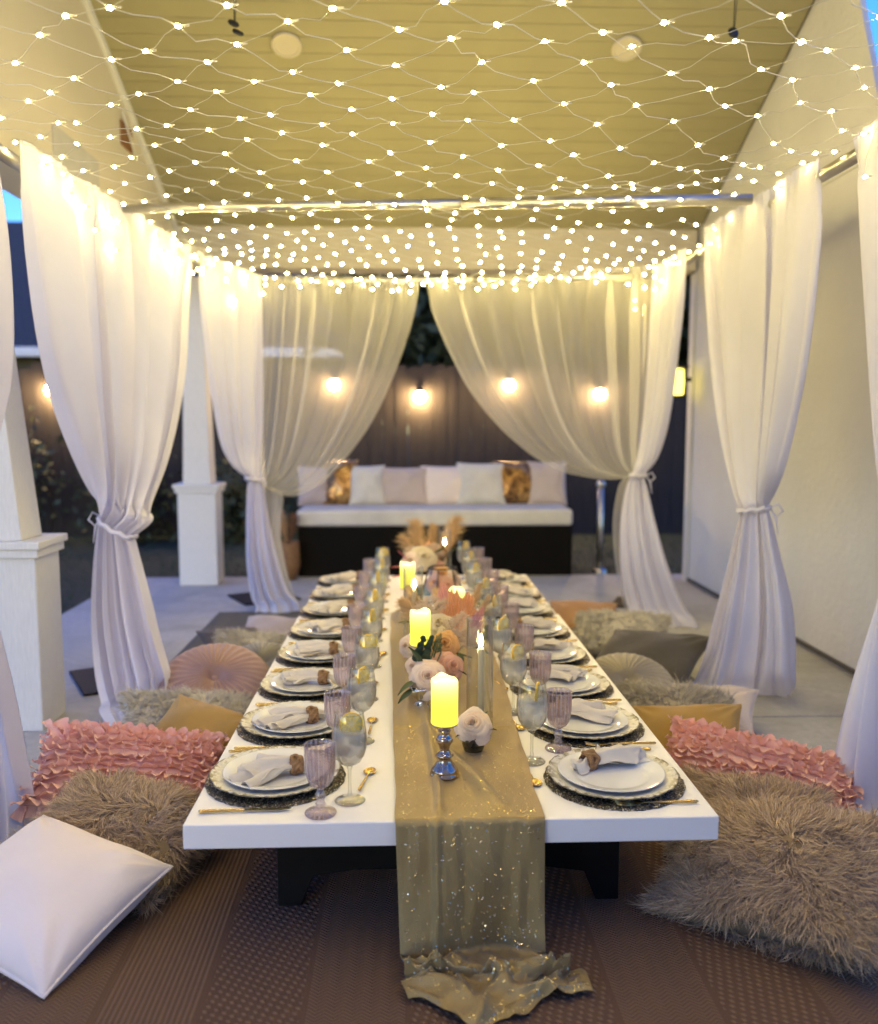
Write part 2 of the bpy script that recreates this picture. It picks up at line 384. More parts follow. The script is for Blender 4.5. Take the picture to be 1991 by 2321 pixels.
# columns
def column(cx, cyy, hb, top, lab, dk=.82):
    c = thing('column', lab, 'column', 'tapered white columns of the patio roof', (cx, cyy, 0))
    build('pedestal', MB().box(-hb, hb, -hb*dk, hb*dk, 0, .735), M['white_wood'], c, False, .006)
    build('cap', MB().box(-hb - .028, hb + .028, -hb*dk - .028, hb*dk + .028, .735, .765).box(-hb - .016, hb + .016, -hb*dk - .016, hb*dk + .016, .70, .7349), M['white_wood'], c, False, .004)
    build('shaft', MB().taper(0, 0, hb*.72, hb*dk*.82, .765, top[0], 0, top[1], top[1], 2.286), M['white_wood'], c, False, .004)
    build('base_shadow_gap', MB().box(-hb + .004, hb - .004, -hb*dk + .004, hb*dk - .004, -.01, .004), M['joint'], c, False)
column(-1.655, 3.55, .205, (-.06, .07), 'tapered white column on a boxed base, nearest at left edge', .58)
column(-1.565, 6.67, .142, (0, .065), 'tapered white column on a boxed base, far behind the left curtains')

# ------------------------------------------------------------------ house wall on the right
WE = atx(1757, 60, 2.172).y; wa, wb = atx(1741, 0, 2.172), atx(1778, 200, 2.172)
hw = thing('house_wall', 'rough cream stucco house wall behind the right curtains', 'wall', None, (0, 0, 0))
build('stucco', MB().prism([(3.0, -.05), (6.62, -.05), (6.62, CZ(6.62) + .1), (5.2, CZ(5.2) + .1), (5.2, 2.45), (3.0, 2.45)], 'x', 2.17, 2.40), M['stucco'], hw, False, .01)
wt = wa + (wa - wb)*1.4
build('gable_end', MB().prism([(wb.y - (wb.z - 2.4515)*(wa.y - wb.y)/(wa.z - wb.z), 2.4515), (5.199, 2.4515), (5.199, CZ(5.2) + .1), (wt.y, CZ(wt.y) + .1), (wt.y, wt.z), (wa.y, wa.z)], 'x', 2.171, 2.20), M['stucco'], hw, False, .002)
build('corner_trim', MB().box(2.150, 2.42, 6.56, 6.66, -.04, 2.33), M['white_wood'], hw, False, .004)
build('weep_edge', MB().box(2.155, 2.20, 3.0, 6.60, .012, .035), M['joint'], hw, False)
back = thing('unseen_house_front', 'beige stucco house front behind the camera, unseen, added to block sky light', 'wall', None, (0, 0, 0))
build('stucco', MB().box(-1.9, 6.0, -2.9, -2.6, -.05, 4.6), M['stucco'], back, False, .01)  # out of view; added to keep blue sky light from behind off the table
lan = thing('wall_lantern', 'small glowing yellow lantern at the far end of the house wall', 'lantern', None, aty(1371, 772, 6.5))
build('frame', MB().box(-.065, .065, -.065, .065, .10, .12).box(-.06, .06, -.06, .06, -.12, -.105).tube([(-.055, -.055, -.11), (-.055, -.055, .10)], .005, 5).tube([(.055, -.055, -.11), (.055, -.055, .10)], .005, 5).tube([(-.055, .055, -.11), (-.055, .055, .10)], .005, 5).tube([(.055, .055, -.11), (.055, .055, .10)], .005, 5).box(.03, .10, -.02, .02, .0, .03), M['black_iron'], lan, False)
build('glow', MB().lathe([(.001, -.10), (.045, -.095), (.05, 0), (.045, .09), (.001, .098)], 14), M['lantern_glow'], lan)

# ------------------------------------------------------------------ far garden: fence, lamps, house, trees, shrubs
FY = 9.9
fence = thing('fence', 'tall dark wooden picket fence across the far garden', 'fence', None, (0, 0, 0))
build('rail', MB().box(-9, 5, FY + .022, FY + .06, .35, .44).box(-9, 5, FY + .022, FY + .06, 1.45, 1.54), M['fence'], fence, False)
x = -8.2; pm = []
for k in range(3): pm.append(MB().prism([(-.0702, -.08), (.0702, -.08), (.0702, 1.77 + .03*k), (.045, 1.81 + .03*k), (-.045, 1.81 + .03*k), (-.0702, 1.77 + .03*k)], 'y', -.01, .01).mesh('picket', M['fence'], False))
while x < 4.6:
    o = link('picket', pm[random.randrange(3)], fence); o.location = (x, FY + random.uniform(-.006, .006), random.uniform(-.02, .015)); o.rotation_euler = (0, random.uniform(-.001, .001), random.uniform(-.03, .03))
    x += .143
lamps = [((103, 787), 'beside the near white column'), ((676, 776), 'seen through the left sheer'), ((850, 800), 'between the two sheers'), ((1031, 777), 'at the right sheer edge'), ((1215, 795), 'seen inside the right sheer')]
lp = None
for i, ((px, py), wh) in enumerate(lamps):
    p = aty(px, py, FY - .11)
    if lp is None:
        lp = thing('fence_lamp', 'x', 'lamp', 'warm lamps along the fence')
        build('arm', MB().tube([(0, .10, .06), (0, .06, .09), (0, 0, .075)], .008, 6).box(-.03, .03, .085, .098, .02, .10), M['black_iron'], lp)
        build('shade', MB().lathe([(.015, .085), (.03, .075), (.06, .035), (.058, .035), (.028, .07)], 20), M['black_iron'], lp)
        build('bulb', MB().ico((0, 0, -.01), .06, 2), M['lamp_glow'], lp)
    place(lp, p, (0, 0, 0), 'warm glowing lamp on the dark fence, ' + wh, 'warm lamps along the fence')
nb = thing('neighbour_house', 'dark neighbouring house with a pale gutter line beyond the fence', 'house', None, (0, 0, 0))
build('wall', MB().box(-14, -.6, 16.3, 22, -.06, 2.42), M['siding'], nb, False)
rf = build('roof', MB().prism([(15.8, 2.46), (20.6, 5.72), (25.2, 2.46)], 'x', -14.5, -.35), M['shingle'], nb, False)
build('gutter', MB().box(-14.5, -.35, 15.70, 15.81, 2.36, 2.53), M['gutter'], nb, False, .02)
for xx in (-8.2, -4.9, -2.2):
    f = build('window', MB().box(xx - .55, xx + .55, 16.26, 16.31, .9, 2.0), M['white_wood'], nb, False, .01)
    build('pane', MB().box(xx - .48, xx + .48, 16.245, 16.262, .97, 1.93), M['pane'], f, False)
def tree(x, y, h, rad, seed, lab):
    r = random.Random(seed); t = thing('garden_tree', lab, 'tree', 'dark trees beyond the fence', (x, y, -.06))
    tm = MB().tube([(0, 0, 0), (.05, .02, h*.3), (-.03, .05, h*.62)], [.13, .10, .05], 8)
    for k in range(7):
        a = r.uniform(0, 2*PI); z = h*r.uniform(.3, .6); tm.tube([(0, 0, z), (math.cos(a)*rad*.4, math.sin(a)*rad*.4, z + h*.12), (math.cos(a)*rad*.75, math.sin(a)*rad*.75, z + h*.3)], [.05, .035, .012], 5)
    build('trunk', tm, M['bark'], t)
    cl = [(r.gauss(0, rad*.45), r.gauss(0, rad*.45), h*r.uniform(.42, .95), rad*r.uniform(.28, .5)) for _ in range(16)]
    g = np.random.default_rng(seed); N = 6500; ci = g.integers(0, 16, N); C = np.array(cl)[ci]
    P = C[:, :3] + g.normal(0, 1, (N, 3))*C[:, 3:4]*.55
    a1 = g.normal(0, 1, (N, 3)); a1 /= np.linalg.norm(a1, axis=1)[:, None]; a2 = np.cross(a1, g.normal(0, 1, (N, 3))); a2 /= np.linalg.norm(a2, axis=1)[:, None]
    L = g.uniform(.08, .17, (N, 1)); V = np.stack([P - a1*L, P + a2*L*.45, P + a1*L, P - a2*L*.45], 1).reshape(-1, 3)
    np_mesh('crown', V, np.arange(4*N).reshape(-1, 4), None, M['leaf'], t)
for args in ((.6, 12.4, 4.6, 1.5, 1, 'dark leafy tree seen in the gap between the sheers'), (2.6, 12.6, 5.0, 1.7, 2, 'dark leafy tree behind the right sheer curtain'), (4.6, 12.2, 4.6, 1.6, 3, 'dark leafy tree hidden behind the right curtains'), (1.6, 14.6, 6.0, 2.2, 5, 'tall dark tree rising behind the two nearer the gap'), (3.8, 15.0, 6.2, 2.3, 6, 'tallest dark tree, farthest back on the right'), (.5, 17.0, 5.2, 1.3, 7, 'tall dark tree behind the gutter end'), (3.0, 13.6, 4.0, 1.8, 8, 'broad low dark tree in front of the tallest one'), (1.4, 13.2, 4.2, 1.5, 9, 'round dark tree between the two behind the sheers')): tree(*args)
def shrub(x, y, h, rad, seed, lab):
    t = thing('shrub', lab, 'shrub', 'dark shrubs along the fence', (x, y, -.06)); g = np.random.default_rng(seed); N = 900
    P = g.normal(0, 1, (N, 3))*np.array([rad*.5, rad*.4, h*.28]) + np.array([0, 0, h*.55]); P[:, 2] = np.clip(P[:, 2], .03, h*1.15)
    a1 = g.normal(0, 1, (N, 3)); a1 /= np.linalg.norm(a1, axis=1)[:, None]; a2 = np.cross(a1, g.normal(0, 1, (N, 3))); a2 /= np.linalg.norm(a2, axis=1)[:, None]
    L = g.uniform(.03, .07, (N, 1)); V = np.stack([P - a1*L, P + a2*L*.5, P + a1*L, P - a2*L*.5], 1).reshape(-1, 3)
    np_mesh('foliage', V, np.arange(4*N).reshape(-1, 4), None, M['leaf'], t)
    build('stem', MB().tube([(0, 0, 0), (.01, 0, h*.6)], [.02, .008], 6).tube([(0, 0, .1), (.12, 0, h*.6)], [.012, .005], 5), M['bark'], t)
for args in ((-4.25, 9.3, 1.25, .5, 11, 'dark shrub by the fence, left of the near curtain'), (-3.0, 9.4, .8, .42, 12, 'low dark shrub by the fence behind the big left curtain'), (-1.9, 9.4, .75, .4, 13, 'low dark shrub by the fence beside the far column'), (-.9, 9.2, .7, .4, 14, 'low dark shrub by the fence behind the left sheer')): shrub(*args)
# grey pole behind the sofa corner
pst = thing('metal_post', 'slim grey metal post right of the sofa', 'post', None, (aty(1213, 1150, 7.2).x, 7.2, -.06))
build('shaft', MB().tube([(0, 0, .03), (0, 0, .74)], .026, 12), M['steel'], pst)
build('finial', MB().ico((0, 0, .77), .04, 2), M['steel'], pst)
build('foot', MB().lathe([(.0001, .07), (.05, .06), (.06, .03), (.06, 0)], 16), M['steel'], pst)

# ------------------------------------------------------------------ pipe frame and curtains
PZ = 2.165
CORN = {'fl': (-1.32, 1.75), 'ml': (-1.363, 4.12), 'bl': (-1.03, 5.97), 'fr': (1.545, 1.75), 'mr': (1.52, 3.85), 'br': (1.60, 5.62)}
fr_ = thing('pipe_frame', 'brushed metal pipe frame carrying the white curtains', 'pipe frame', loc=(0, 0, 0))
def c3(k, z=PZ): return Vector((CORN[k][0], CORN[k][1], z))
for a, b in (('fl', 'ml'), ('ml', 'bl'), ('fr', 'mr'), ('mr', 'br'), ('bl', 'br'), ('ml', 'mr')):
    p, q = c3(a), c3(b)
    if a[1] != b[1] or True:
        o = Vector((-.045 if a[1] == 'l' and b[1] == 'l' else (.045 if a[1] == 'r' and b[1] == 'r' else 0), .028 if a[0] == b[0] == 'b' else 0, -.012)); p = p + o; q = q + o
    if (a, b) == ('ml', 'mr'): p = p + Vector((.02, 0, .035)); q = q + Vector((-.02, 0, .035))
    d = (q - p); build('crossbar', MB().tube([p, p + d*.58], .021, 14).tube([p + d*.56, q], .025, 14), M['steel'], fr_)
for k in CORN:
    x, y = CORN[k]; ox, oy = {'ml': (0, .05), 'bl': (.03, .10), 'mr': (.10, .06), 'br': (-.03, .14)}.get(k, (0, 0)); x += ox; y += oy
    build('upright', MB().tube([(x, y, 0.008), (x, y, 1.2)], .022, 12).tube([(x, y, 1.15), (x, y, PZ + .03)], .018, 12), M['steel'], fr_)
    build('hook', MB().box(x - .03, x + .03, y - .03, y + .03, PZ - .02, PZ + .045), M['black_iron'], fr_, False, .006)
    ang = .5 if x < 0 else -.4
    hs_ = {'ml': .22, 'bl': .2, 'br': .17}.get(k, .12)
    build('base_plate', MB().box(-hs_, hs_, -hs_, hs_, .002, .012, Matrix.Translation((x, y, 0)) @ Matrix.Rotation(ang, 4, 'Z')), M['table_black'], fr_, False, .003)

def curtain(name, lab, rows, mat, folds, seed, amp=.03, group='white curtains tied back around the table', tie=None, nu=150, nv=110, tail=None, extra=None, gather=1., loose=0.):
    """rows: (left point, right point, fold depth) from the pipe down to the floor"""
    g = random.Random(seed); ph = [g.uniform(0, 6.28) for _ in range(8)]
    seq = [tuple(l) + tuple(r) + (a,) for l, r, a in rows]
    nr = len(seq) - 1
    def fold(u, v):
        uu = u + .035*math.sin(2*PI*(1.7*u) + ph[0]) + .012*nz(u*5 + seed, v*2.2) + loose*(.11*nz(u*2.6 + seed*1.3, 2.) + .05*nz(u*6 + seed, v*1.3, 5.))
        f = math.sin(2*PI*folds*uu + ph[1])
        f = math.copysign(abs(f)**.75, f)*.62
        f += .30*math.sin(2*PI*folds*2.13*uu + ph[2] + 1.2*nz(u*3, v*3, seed)) + .55*nz(u*folds*.9 + seed*3, v*1.6, 4.)
        return f
    def fn(u, v):
        q = poly_at(seq, v); L, R = Vector(q[0:3]), Vector(q[3:6]); a = q[6]
        us = u + .5/folds*.55*math.sin(2*PI*folds*(u + loose*.11*nz(u*2.6 + seed*1.3, 2.)) + ph[3])*min(1., a/.03)*(1 + loose*1.3*nz(u*4.1 + seed, v*.9, 7.))
        us = min(max(us, 0.), 1.)
        P = L.lerp(R, us)
        d = Vector((R.x - L.x, R.y - L.y, 0)); d = d.normalized() if d.length > 1e-6 else Vector((1, 0, 0))
        nrm = Vector((-d.y, d.x, 0))
        if nrm.dot(-P) < 0: nrm = -nrm
        P = P + nrm*(a*fold(u, v))
        if v < .055: P = P + nrm*(.006*math.sin(u*2*PI*folds*4.3 + ph[5])*gather) + Vector((0, 0, .034*(1 - v/.055) + .016*(1 - v/.055)*(nz(u*24, seed))))
        P = P + Vector((0, 0, .008*nz(u*7, v*9, seed)*(1 if .1 < v < .95 else 0)))
        if P.z < .004: P.z = .004 + .006*abs(nz(u*20, v*9))
        return P
    t = thing(name, lab, 'curtain', group)
    build('panel', MB().grid(nu, nv, fn), mat, t)
    if tie is not None:
        q = poly_at(seq, tie/nr); L, R, a = Vector(q[0:3]), Vector(q[3:6]), q[6]
        c = (L + R)/2; d = (R - L); hl = d.length/2 + .006; dn = d.normalized(); nn = Vector((-dn.y, dn.x, 0)).normalized(); hd = a*1.15 + .012
        loop = [c + dn*(hl*math.cos(k*2*PI/28)) + nn*(hd*math.sin(k*2*PI/28)) + Vector((0, 0, .006*math.sin(k*1.9))) for k in range(28)]
        build('tie_back', MB().tube(loop, .010, 7, closed=True), mat, t)
        s = -1 if seed % 2 else 1
        e = c + dn*(hl*s)
        build('tie_bow', MB().tube([e, e + Vector((.03*s, -.02, .02)), e + Vector((.045*s, -.03, -.01)), e + Vector((.02*s, -.02, -.04))], [.004, .005, .005, .003], 6).tube([e, e + Vector((.02*s, -.02, -.04)), e + Vector((.028*s, -.03, -.11))], [.004, .005, .002], 6), mat, t)
    return t
def rows_px(lst):
    out = []
    for (lx, ly, lyy, rx, ry, ry_, a) in lst: out.append((aty(lx, ly, lyy), aty(rx, ry, ry_), a))
    return out
# big left curtain
curtain('curtain', 'big opaque white curtain on the left, between the two columns', rows_px([
    (46, 303, 3.215, 391, 516, 5.16, .012), (60, 400, 3.23, 382, 570, 5.10, .035), (76, 520, 3.27, 374, 640, 5.0, .05), (97, 670, 3.34, 368, 745, 4.8, .055),
    (124, 800, 3.45, 352, 850, 4.5, .055), (158, 910, 3.58, 330, 940, 4.15, .05), (187, 990, 3.70, 306, 1015, 3.9, .04), (203, 1030, 3.76, 308, 1052, 3.72, .045), (207, 1046, 3.78, 268, 1086, 3.68, .035),
    (199, 1070, 3.80, 272, 1100, 3.68, .03), (190, 1150, 3.80, 290, 1160, 3.68, .035), (186, 1250, 3.76, 312, 1240, 3.64, .045), (190, 1340, 3.66, 332, 1310, 3.60, .05), (196, 1390, 3.60, 348, 1362, 3.55, .05),
    (204, 1425, 3.58, 352, 1400, 3.53, .04), (200, 1440, 3.50, 372, 1420, 3.50, .03), (218, 1470, 3.42, 362, 1452, 3.42, .025)]), M['curtain'], 6.2, 3, tie=8)
# far left side curtain
curtain('curtain', 'narrower opaque white curtain at the far left corner, beside the left sheer', rows_px([
    (393, 518, 5.18, 522, 566, 5.93, .012), (400, 570, 5.2, 523, 640, 5.92, .03), (412, 680, 5.25, 523, 760, 5.9, .035), (428, 790, 5.32, 522, 860, 5.85, .035), (446, 890, 5.42, 520, 920, 5.8, .03),
    (470, 940, 5.5, 520, 950, 5.72, .025), (500, 968, 5.6, 524, 974, 5.66, .02), (498, 990, 5.6, 534, 992, 5.64, .02), (496, 1060, 5.62, 545, 1060, 5.62, .03), (497, 1140, 5.6, 560, 1130, 5.56, .04), (505, 1205, 5.58, 580, 1195, 5.54, .04), (514, 1228, 5.56, 600, 1216, 5.52, .03), (510, 1246, 5.5, 606, 1236, 5.5, .02)]), M['curtain'], 4.2, 4, tie=6)
# sheers on the back bar
curtain('curtain', 'sheer ivory curtain swept to the left at the back', rows_px([
    (522, 567, 5.96, 850, 573, 5.84, .012), (521, 640, 5.95, 838, 640, 5.84, .03), (520, 740, 5.93, 808, 735, 5.83, .038), (520, 830, 5.9, 768, 825, 5.82, .04), (520, 900, 5.86, 718, 905, 5.8, .04),
    (521, 940, 5.8, 664, 968, 5.78, .036), (524, 958, 5.74, 612, 998, 5.74, .03), (526, 968, 5.7, 572, 1002, 5.7, .022), (525, 975, 5.68, 545, 990, 5.68, .018), (524, 1000, 5.68, 574, 1004, 5.67, .02), (526, 1080, 5.7, 568, 1080, 5.65, .03), (530, 1150, 5.68, 580, 1150, 5.62, .03), (534, 1216, 5.62, 600, 1208, 5.6, .03)]), M['sheer'], 9.3, 5, tie=None, nu=240, loose=1., group='sheer ivory curtains at the back')
curtain('curtain', 'sheer ivory curtain swept to the right at the back', rows_px([
    (856, 573, 5.84, 1327, 549, 5.63, .012), (872, 630, 5.84, 1326, 640, 5.63, .03), (905, 710, 5.83, 1322, 740, 5.62, .038), (955, 800, 5.81, 1316, 830, 5.60, .04), (1025, 880, 5.78, 1308, 900, 5.57, .04),
    (1110, 942, 5.72, 1302, 940, 5.52, .036), (1190, 966, 5.6, 1300, 955, 5.46, .03), (1240, 970, 5.5, 1299, 960, 5.42, .024), (1262, 966, 5.4, 1300, 962, 5.4, .018), (1250, 990, 5.4, 1296, 985, 5.4, .02), (1240, 1060, 5.4, 1300, 1060, 5.38, .03), (1246, 1150, 5.36, 1330, 1150, 5.32, .035), (1262, 1230, 5.3, 1372, 1240, 5.25, .03)]), M['sheer'], 9.0, 6, nu=240, loose=1., group='sheer ivory curtains at the back')
curtain('curtain', 'narrow opaque white curtain at the far right corner, in front of the lantern', rows_px([
    (1327, 549, 5.60, 1389, 514, 5.02, .012), (1322, 640, 5.58, 1382, 600, 5.04, .03), (1316, 760, 5.55, 1367, 730, 5.1, .035), (1306, 860, 5.5, 1350, 850, 5.18, .035), (1292, 930, 5.42, 1330, 925, 5.28, .028), (1278, 962, 5.36, 1306, 962, 5.33, .022),
    (1266, 990, 5.36, 1312, 985, 5.32, .025), (1256, 1060, 5.36, 1330, 1060, 5.28, .035), (1258, 1150, 5.34, 1356, 1150, 5.22, .045), (1272, 1225, 5.3, 1388, 1225, 5.16, .045), (1286, 1250, 5.2, 1410, 1252, 5.1, .035), (1296, 1268, 5.12, 1420, 1270, 5.06, .02)]), M['curtain'], 4.0, 8, tie=5)
# right curtain in front of the wall
curtain('curtain', 'tall opaque white curtain tied at the middle in front of the stucco wall', rows_px([
    (1422, 477, 4.52, 1661, 336, 3.30, .012), (1428, 560, 4.5, 1656, 450, 3.32, .03), (1440, 660, 4.45, 1640, 600, 3.36, .04), (1454, 770, 4.35, 1620, 740, 3.42, .045), (1469, 870, 4.2, 1596, 860, 3.5, .045), (1485, 960, 4.02, 1572, 955, 3.6, .04), (1496, 1018, 3.86, 1556, 1010, 3.72, .03), (1498, 1034, 3.82, 1555, 1028, 3.76, .024),
    (1492, 1060, 3.82, 1560, 1052, 3.74, .03), (1470, 1150, 3.84, 1580, 1140, 3.7, .045), (1446, 1240, 3.86, 1598, 1225, 3.66, .06), (1424, 1320, 3.88, 1606, 1300, 3.64, .06), (1405, 1365, 3.88, 1608, 1360, 3.62, .05), (1392, 1388, 3.86, 1612, 1388, 3.66, .035), (1400, 1402, 3.74, 1604, 1408, 3.74, .02)]), M['curtain'], 5.4, 10, tie=7)
# near right curtain, running out of the picture
def w3(x, y, z): return Vector((x, y, z))
curtain('curtain', 'near white curtain at the right edge with a blue cast at its top', [
    (aty(1713, 305, 3.09), w3(1.53, 1.95, 2.17), .015), (aty(1722, 420, 3.08), w3(1.53, 1.98, 1.95), .035), (aty(1731, 580, 3.06), w3(1.53, 2.0, 1.65), .045), (aty(1745, 760, 3.0), w3(1.53, 2.1, 1.35), .05), (aty(1762, 920, 2.9), w3(1.53, 2.2, 1.08), .045), (aty(1786, 1040, 2.8), w3(1.53, 2.35, .9), .035), (aty(1806, 1100, 2.72), w3(1.53, 2.5, .82), .03),
    (aty(1800, 1140, 2.72), w3(1.53, 2.48, .76), .03), (aty(1770, 1230, 2.74), w3(1.54, 2.4, .6), .045), (aty(1728, 1360, 2.76), w3(1.54, 2.3, .36), .055), (aty(1692, 1500, 2.78), w3(1.54, 2.2, .15), .055), (aty(1676, 1580, 2.78), w3(1.53, 2.15, .03), .04), (aty(1672, 1604, 2.74), w3(1.50, 2.05, .006), .02)], M['curtain'], 5., 12, tie=6)
# near left curtain, only its edge in the picture
curtain('curtain', 'near white curtain at the very left edge', [
    (w3(-1.33, 1.75, 2.17), aty(-14, 300, 2.95), .012), (w3(-1.33, 1.8, 1.95), aty(4, 480, 2.93), .03), (w3(-1.33, 1.85, 1.65), aty(10, 640, 2.9), .04), (w3(-1.33, 1.95, 1.35), aty(6, 760, 2.86), .04), (w3(-1.34, 2.1, 1.1), aty(-14, 860, 2.8), .035), (w3(-1.34, 2.25, .92), aty(-45, 980, 2.7), .03),
    (w3(-1.34, 2.32, .84), aty(-60, 1050, 2.6), .024), (w3(-1.34, 2.28, .76), aty(-50, 1110, 2.6), .028), (w3(-1.34, 2.2, .55), aty(-22, 1260, 2.58), .04), (w3(-1.34, 2.15, .35), aty(10, 1410, 2.56), .05), (w3(-1.33, 2.1, .15), aty(40, 1570, 2.54), .05), (w3(-1.32, 2.05, .03), aty(56, 1660, 2.52), .04), (w3(-1.3, 2.0, .006), aty(64, 1700, 2.46), .02)], M['curtain'], 4.6, 13, tie=6)

# ------------------------------------------------------------------ string light nets
def net(lab, y0, ny, seed, ragged=0.):
    g = random.Random(seed); t = thing('light_net', lab, 'string lights', 'nets of warm string lights under the ceiling')
    S = .118; P = {}
    def side(y):
        ks = [.5, 4.0, 5.97]; return float(np.interp(y, ks, [-1.34, -1.34, -1.02])), float(np.interp(y, ks, [1.53, 1.50, 1.60]))
    for j in range(ny):
        for i in range(25):
            if (i + j) % 2: continue
            y = y0 + S*j; a, b = side(y); u = i/24.
            x = lerp(a, b, u) + g.gauss(0, .012)
            yy = y + g.gauss(0, .012)
            z = 2.175 + .015*math.sin(x*2.2 + y*3) - .05*(4*u*(1 - u)) + g.gauss(0, .008)
            if u > .55 and y < 3.6: z -= .05*math.sin((u - .55)/.45*PI)*(1 if (int(y/.55) % 2) else .2)
            P[(i, j)] = Vector((x, yy, z))
    thick, thin, sock = MB(), MB(), MB()
    for (i, j), p in P.items():
        for di, mb, r in ((-1, thick, .0013), (1, thin, .0008)):
            q = P.get((i + di, j - 1)) if di == 1 else P.get((i + di, j - 1))
            if q is None: continue
            m1 = p.lerp(q, .3) + Vector((g.gauss(0, .006), g.gauss(0, .006), -.004 + g.gauss(0, .005))); m2 = p.lerp(q, .7) + Vector((g.gauss(0, .006), g.gauss(0, .006), -.006 + g.gauss(0, .005)))
            mb.tube([p, m1, m2, q], r, 4, cap=False)
    bulbs = list(P.values())
    # loose ends hanging over the curtains
    for k in range(26):
        y = g.uniform(y0 + .1, y0 + S*ny); a, b = side(y); x = (a + .05 if g.random() < .55 else b - .05)
        p = Vector((x + g.uniform(-.02, .05)*(1 if x < 0 else -1), y, 2.17 - g.uniform(.02, .2)))
        if True:
            bulbs.append(p); thin.tube([(x, y + g.uniform(-.08, .08), 2.18), (p.x + g.uniform(-.02, .02), p.y + .03, p.z + .06), p], .0012, 4, cap=False)
    if ny < 20:
        for k in range(22):
            x = lerp(-.95, 1.55, (k + .5)/22) + g.uniform(-.03, .03); y = lerp(5.9, 5.6, (x + .95)/2.5) - .06; p = Vector((x, y, 2.15 - g.uniform(.0, .1)))
            bulbs.append(p); thin.tube([(x + .05, y, 2.18), (x + .01, y, p.z + .03), p], .0012, 4, cap=False)
    build('wire', thick, M['wire'], t); build('lead', thin, M['wire'], t)['kind'] = 'stuff'
    bm = MB().ico((0, 0, 0), .0052, 2, (1.25, .85, .85)).mesh('bulb', M['led'])
    sm = MB().lathe([(.0001, .006), (.0032, .006), (.0042, .026), (.0001, .028)], 8)
    smm = sm.mesh('socket', M['plastic'])
    far_ = MB()
    for k, p in enumerate(bulbs):
        if p.y < 1.74:
            far_.ico(tuple(p), .0052, 2, (1.25, .85, .85)); continue
        o = link('bulb', bm, t); o.location = p; o.rotation_euler = (g.uniform(-.4, .4), g.uniform(-.4, .4), g.uniform(-.6, .9))
        sock.tube([p + Vector((.008, 0, 0)), p + Vector((.024, .004, .004))], [.0034, .002], 6)
    if far_.v: build('bulb', far_, M['led'], t)['kind'] = 'stuff'
    build('socket', sock, M['plastic'], t)['kind'] = 'stuff'
    return t
net('diamond net of warm white lights above the near half of the table', .56, 30, 21)
net('net of warm white lights from the crossbar to the back sheers', 4.12, 16, 22)

# ------------------------------------------------------------------ rugs
def rug_mat(name, c1, c2, c3_):
    q = NT(name); o = q.xyz()
    st = q.math('MULTIPLY', o[0], 4.6)
    fr = q.math('FRACT', q.math('ADD', st, 100.)); idx = q.math('FLOOR', q.math('ADD', st, 100.))
    kind = q.math('FRACT', q.math('MULTIPLY', idx, .37))
    dots = q.math('MULTIPLY', q.math('SINE', q.math('MULTIPLY', q.math('ADD', o[0], q.math('MULTIPLY', o[1], .5)), 2*PI/.026)), q.math('SINE', q.math('MULTIPLY', q.math('SUBTRACT', o[1], q.math('MULTIPLY', o[0], .25)), 2*PI/.030)))
    dots = q.math('MAXIMUM', dots, 0.)
    tri = q.math('ABSOLUTE', q.math('SUBTRACT', q.math('FRACT', q.math('MULTIPLY', o[0], 26.)), .5))
    herr = q.math('MULTIPLY_ADD', q.math('SINE', q.math('MULTIPLY', q.math('ADD', o[1], q.math('MULTIPLY', tri, .03)), 2*PI/.011)), .27, .27)
    ribs = q.math('MULTIPLY_ADD', q.math('SINE', q.math('MULTIPLY', o[0], 2*PI/.0125)), .27, .27)
    isd = q.math('LESS_THAN', kind, .38); isr = q.math('GREATER_THAN', kind, .78)
    h = q.math('ADD', q.math('MULTIPLY', dots, isd), q.math('ADD', q.math('MULTIPLY', ribs, isr), q.math('MULTIPLY', herr, q.math('SUBTRACT', 1., q.math('ADD', isd, isr)))))
    edge = q.math('LESS_THAN', q.math('ABSOLUTE', q.math('SUBTRACT', fr, .5)), .47)
    h = q.math('MULTIPLY', h, edge)
    fib = q.noise(260., 3.)
    h2 = q.math('ADD', h, q.math('MULTIPLY', fib, .5))
    base = q.mix(q.math('MULTIPLY', q.noise(1.6, 4.), .8), q.mix(kind, c1, c2), c1)
    c = q.mix(q.math('MULTIPLY', h, .55), base, c3_)
    c = q.mix(q.math('MULTIPLY', fib, .35), c, c1)
    return q.done(q.prin(c, .9, 0., q.bump(h2, .9, .006)))
M['rug'] = rug_mat('brown_weave', (.112, .057, .030), (.122, .064, .035), (.38, .24, .14))
M['rug_grey'] = rug_mat('grey_weave', (.10, .09, .078), (.13, .12, .10), (.19, .175, .15))
def rug(x0, x1, y0, y1, z, mat, lab, s):
    def fn(u, v):
        x, y = lerp(x0, x1, u), lerp(y0, y1, v)
        return (x + .006*nz(y*2, s), y + .008*nz(x*2, s + 4), z + .0015*nz(x*4, y*4, s))
    t = build('rug', MB().grid(60, 60, fn), mat, None, True, 0, 0, .006); return tag(t, lab, 'rug')
rug(-1.21, 1.44, .25, 2.83, .006, M['rug'], 'brown woven outdoor rug with raised dot and herringbone stripes under the table front', 1)
rug(-1.20, 1.36, 2.80, 5.55, .014, M['rug_grey'], 'flat grey woven rug under the far part of the table', 2)

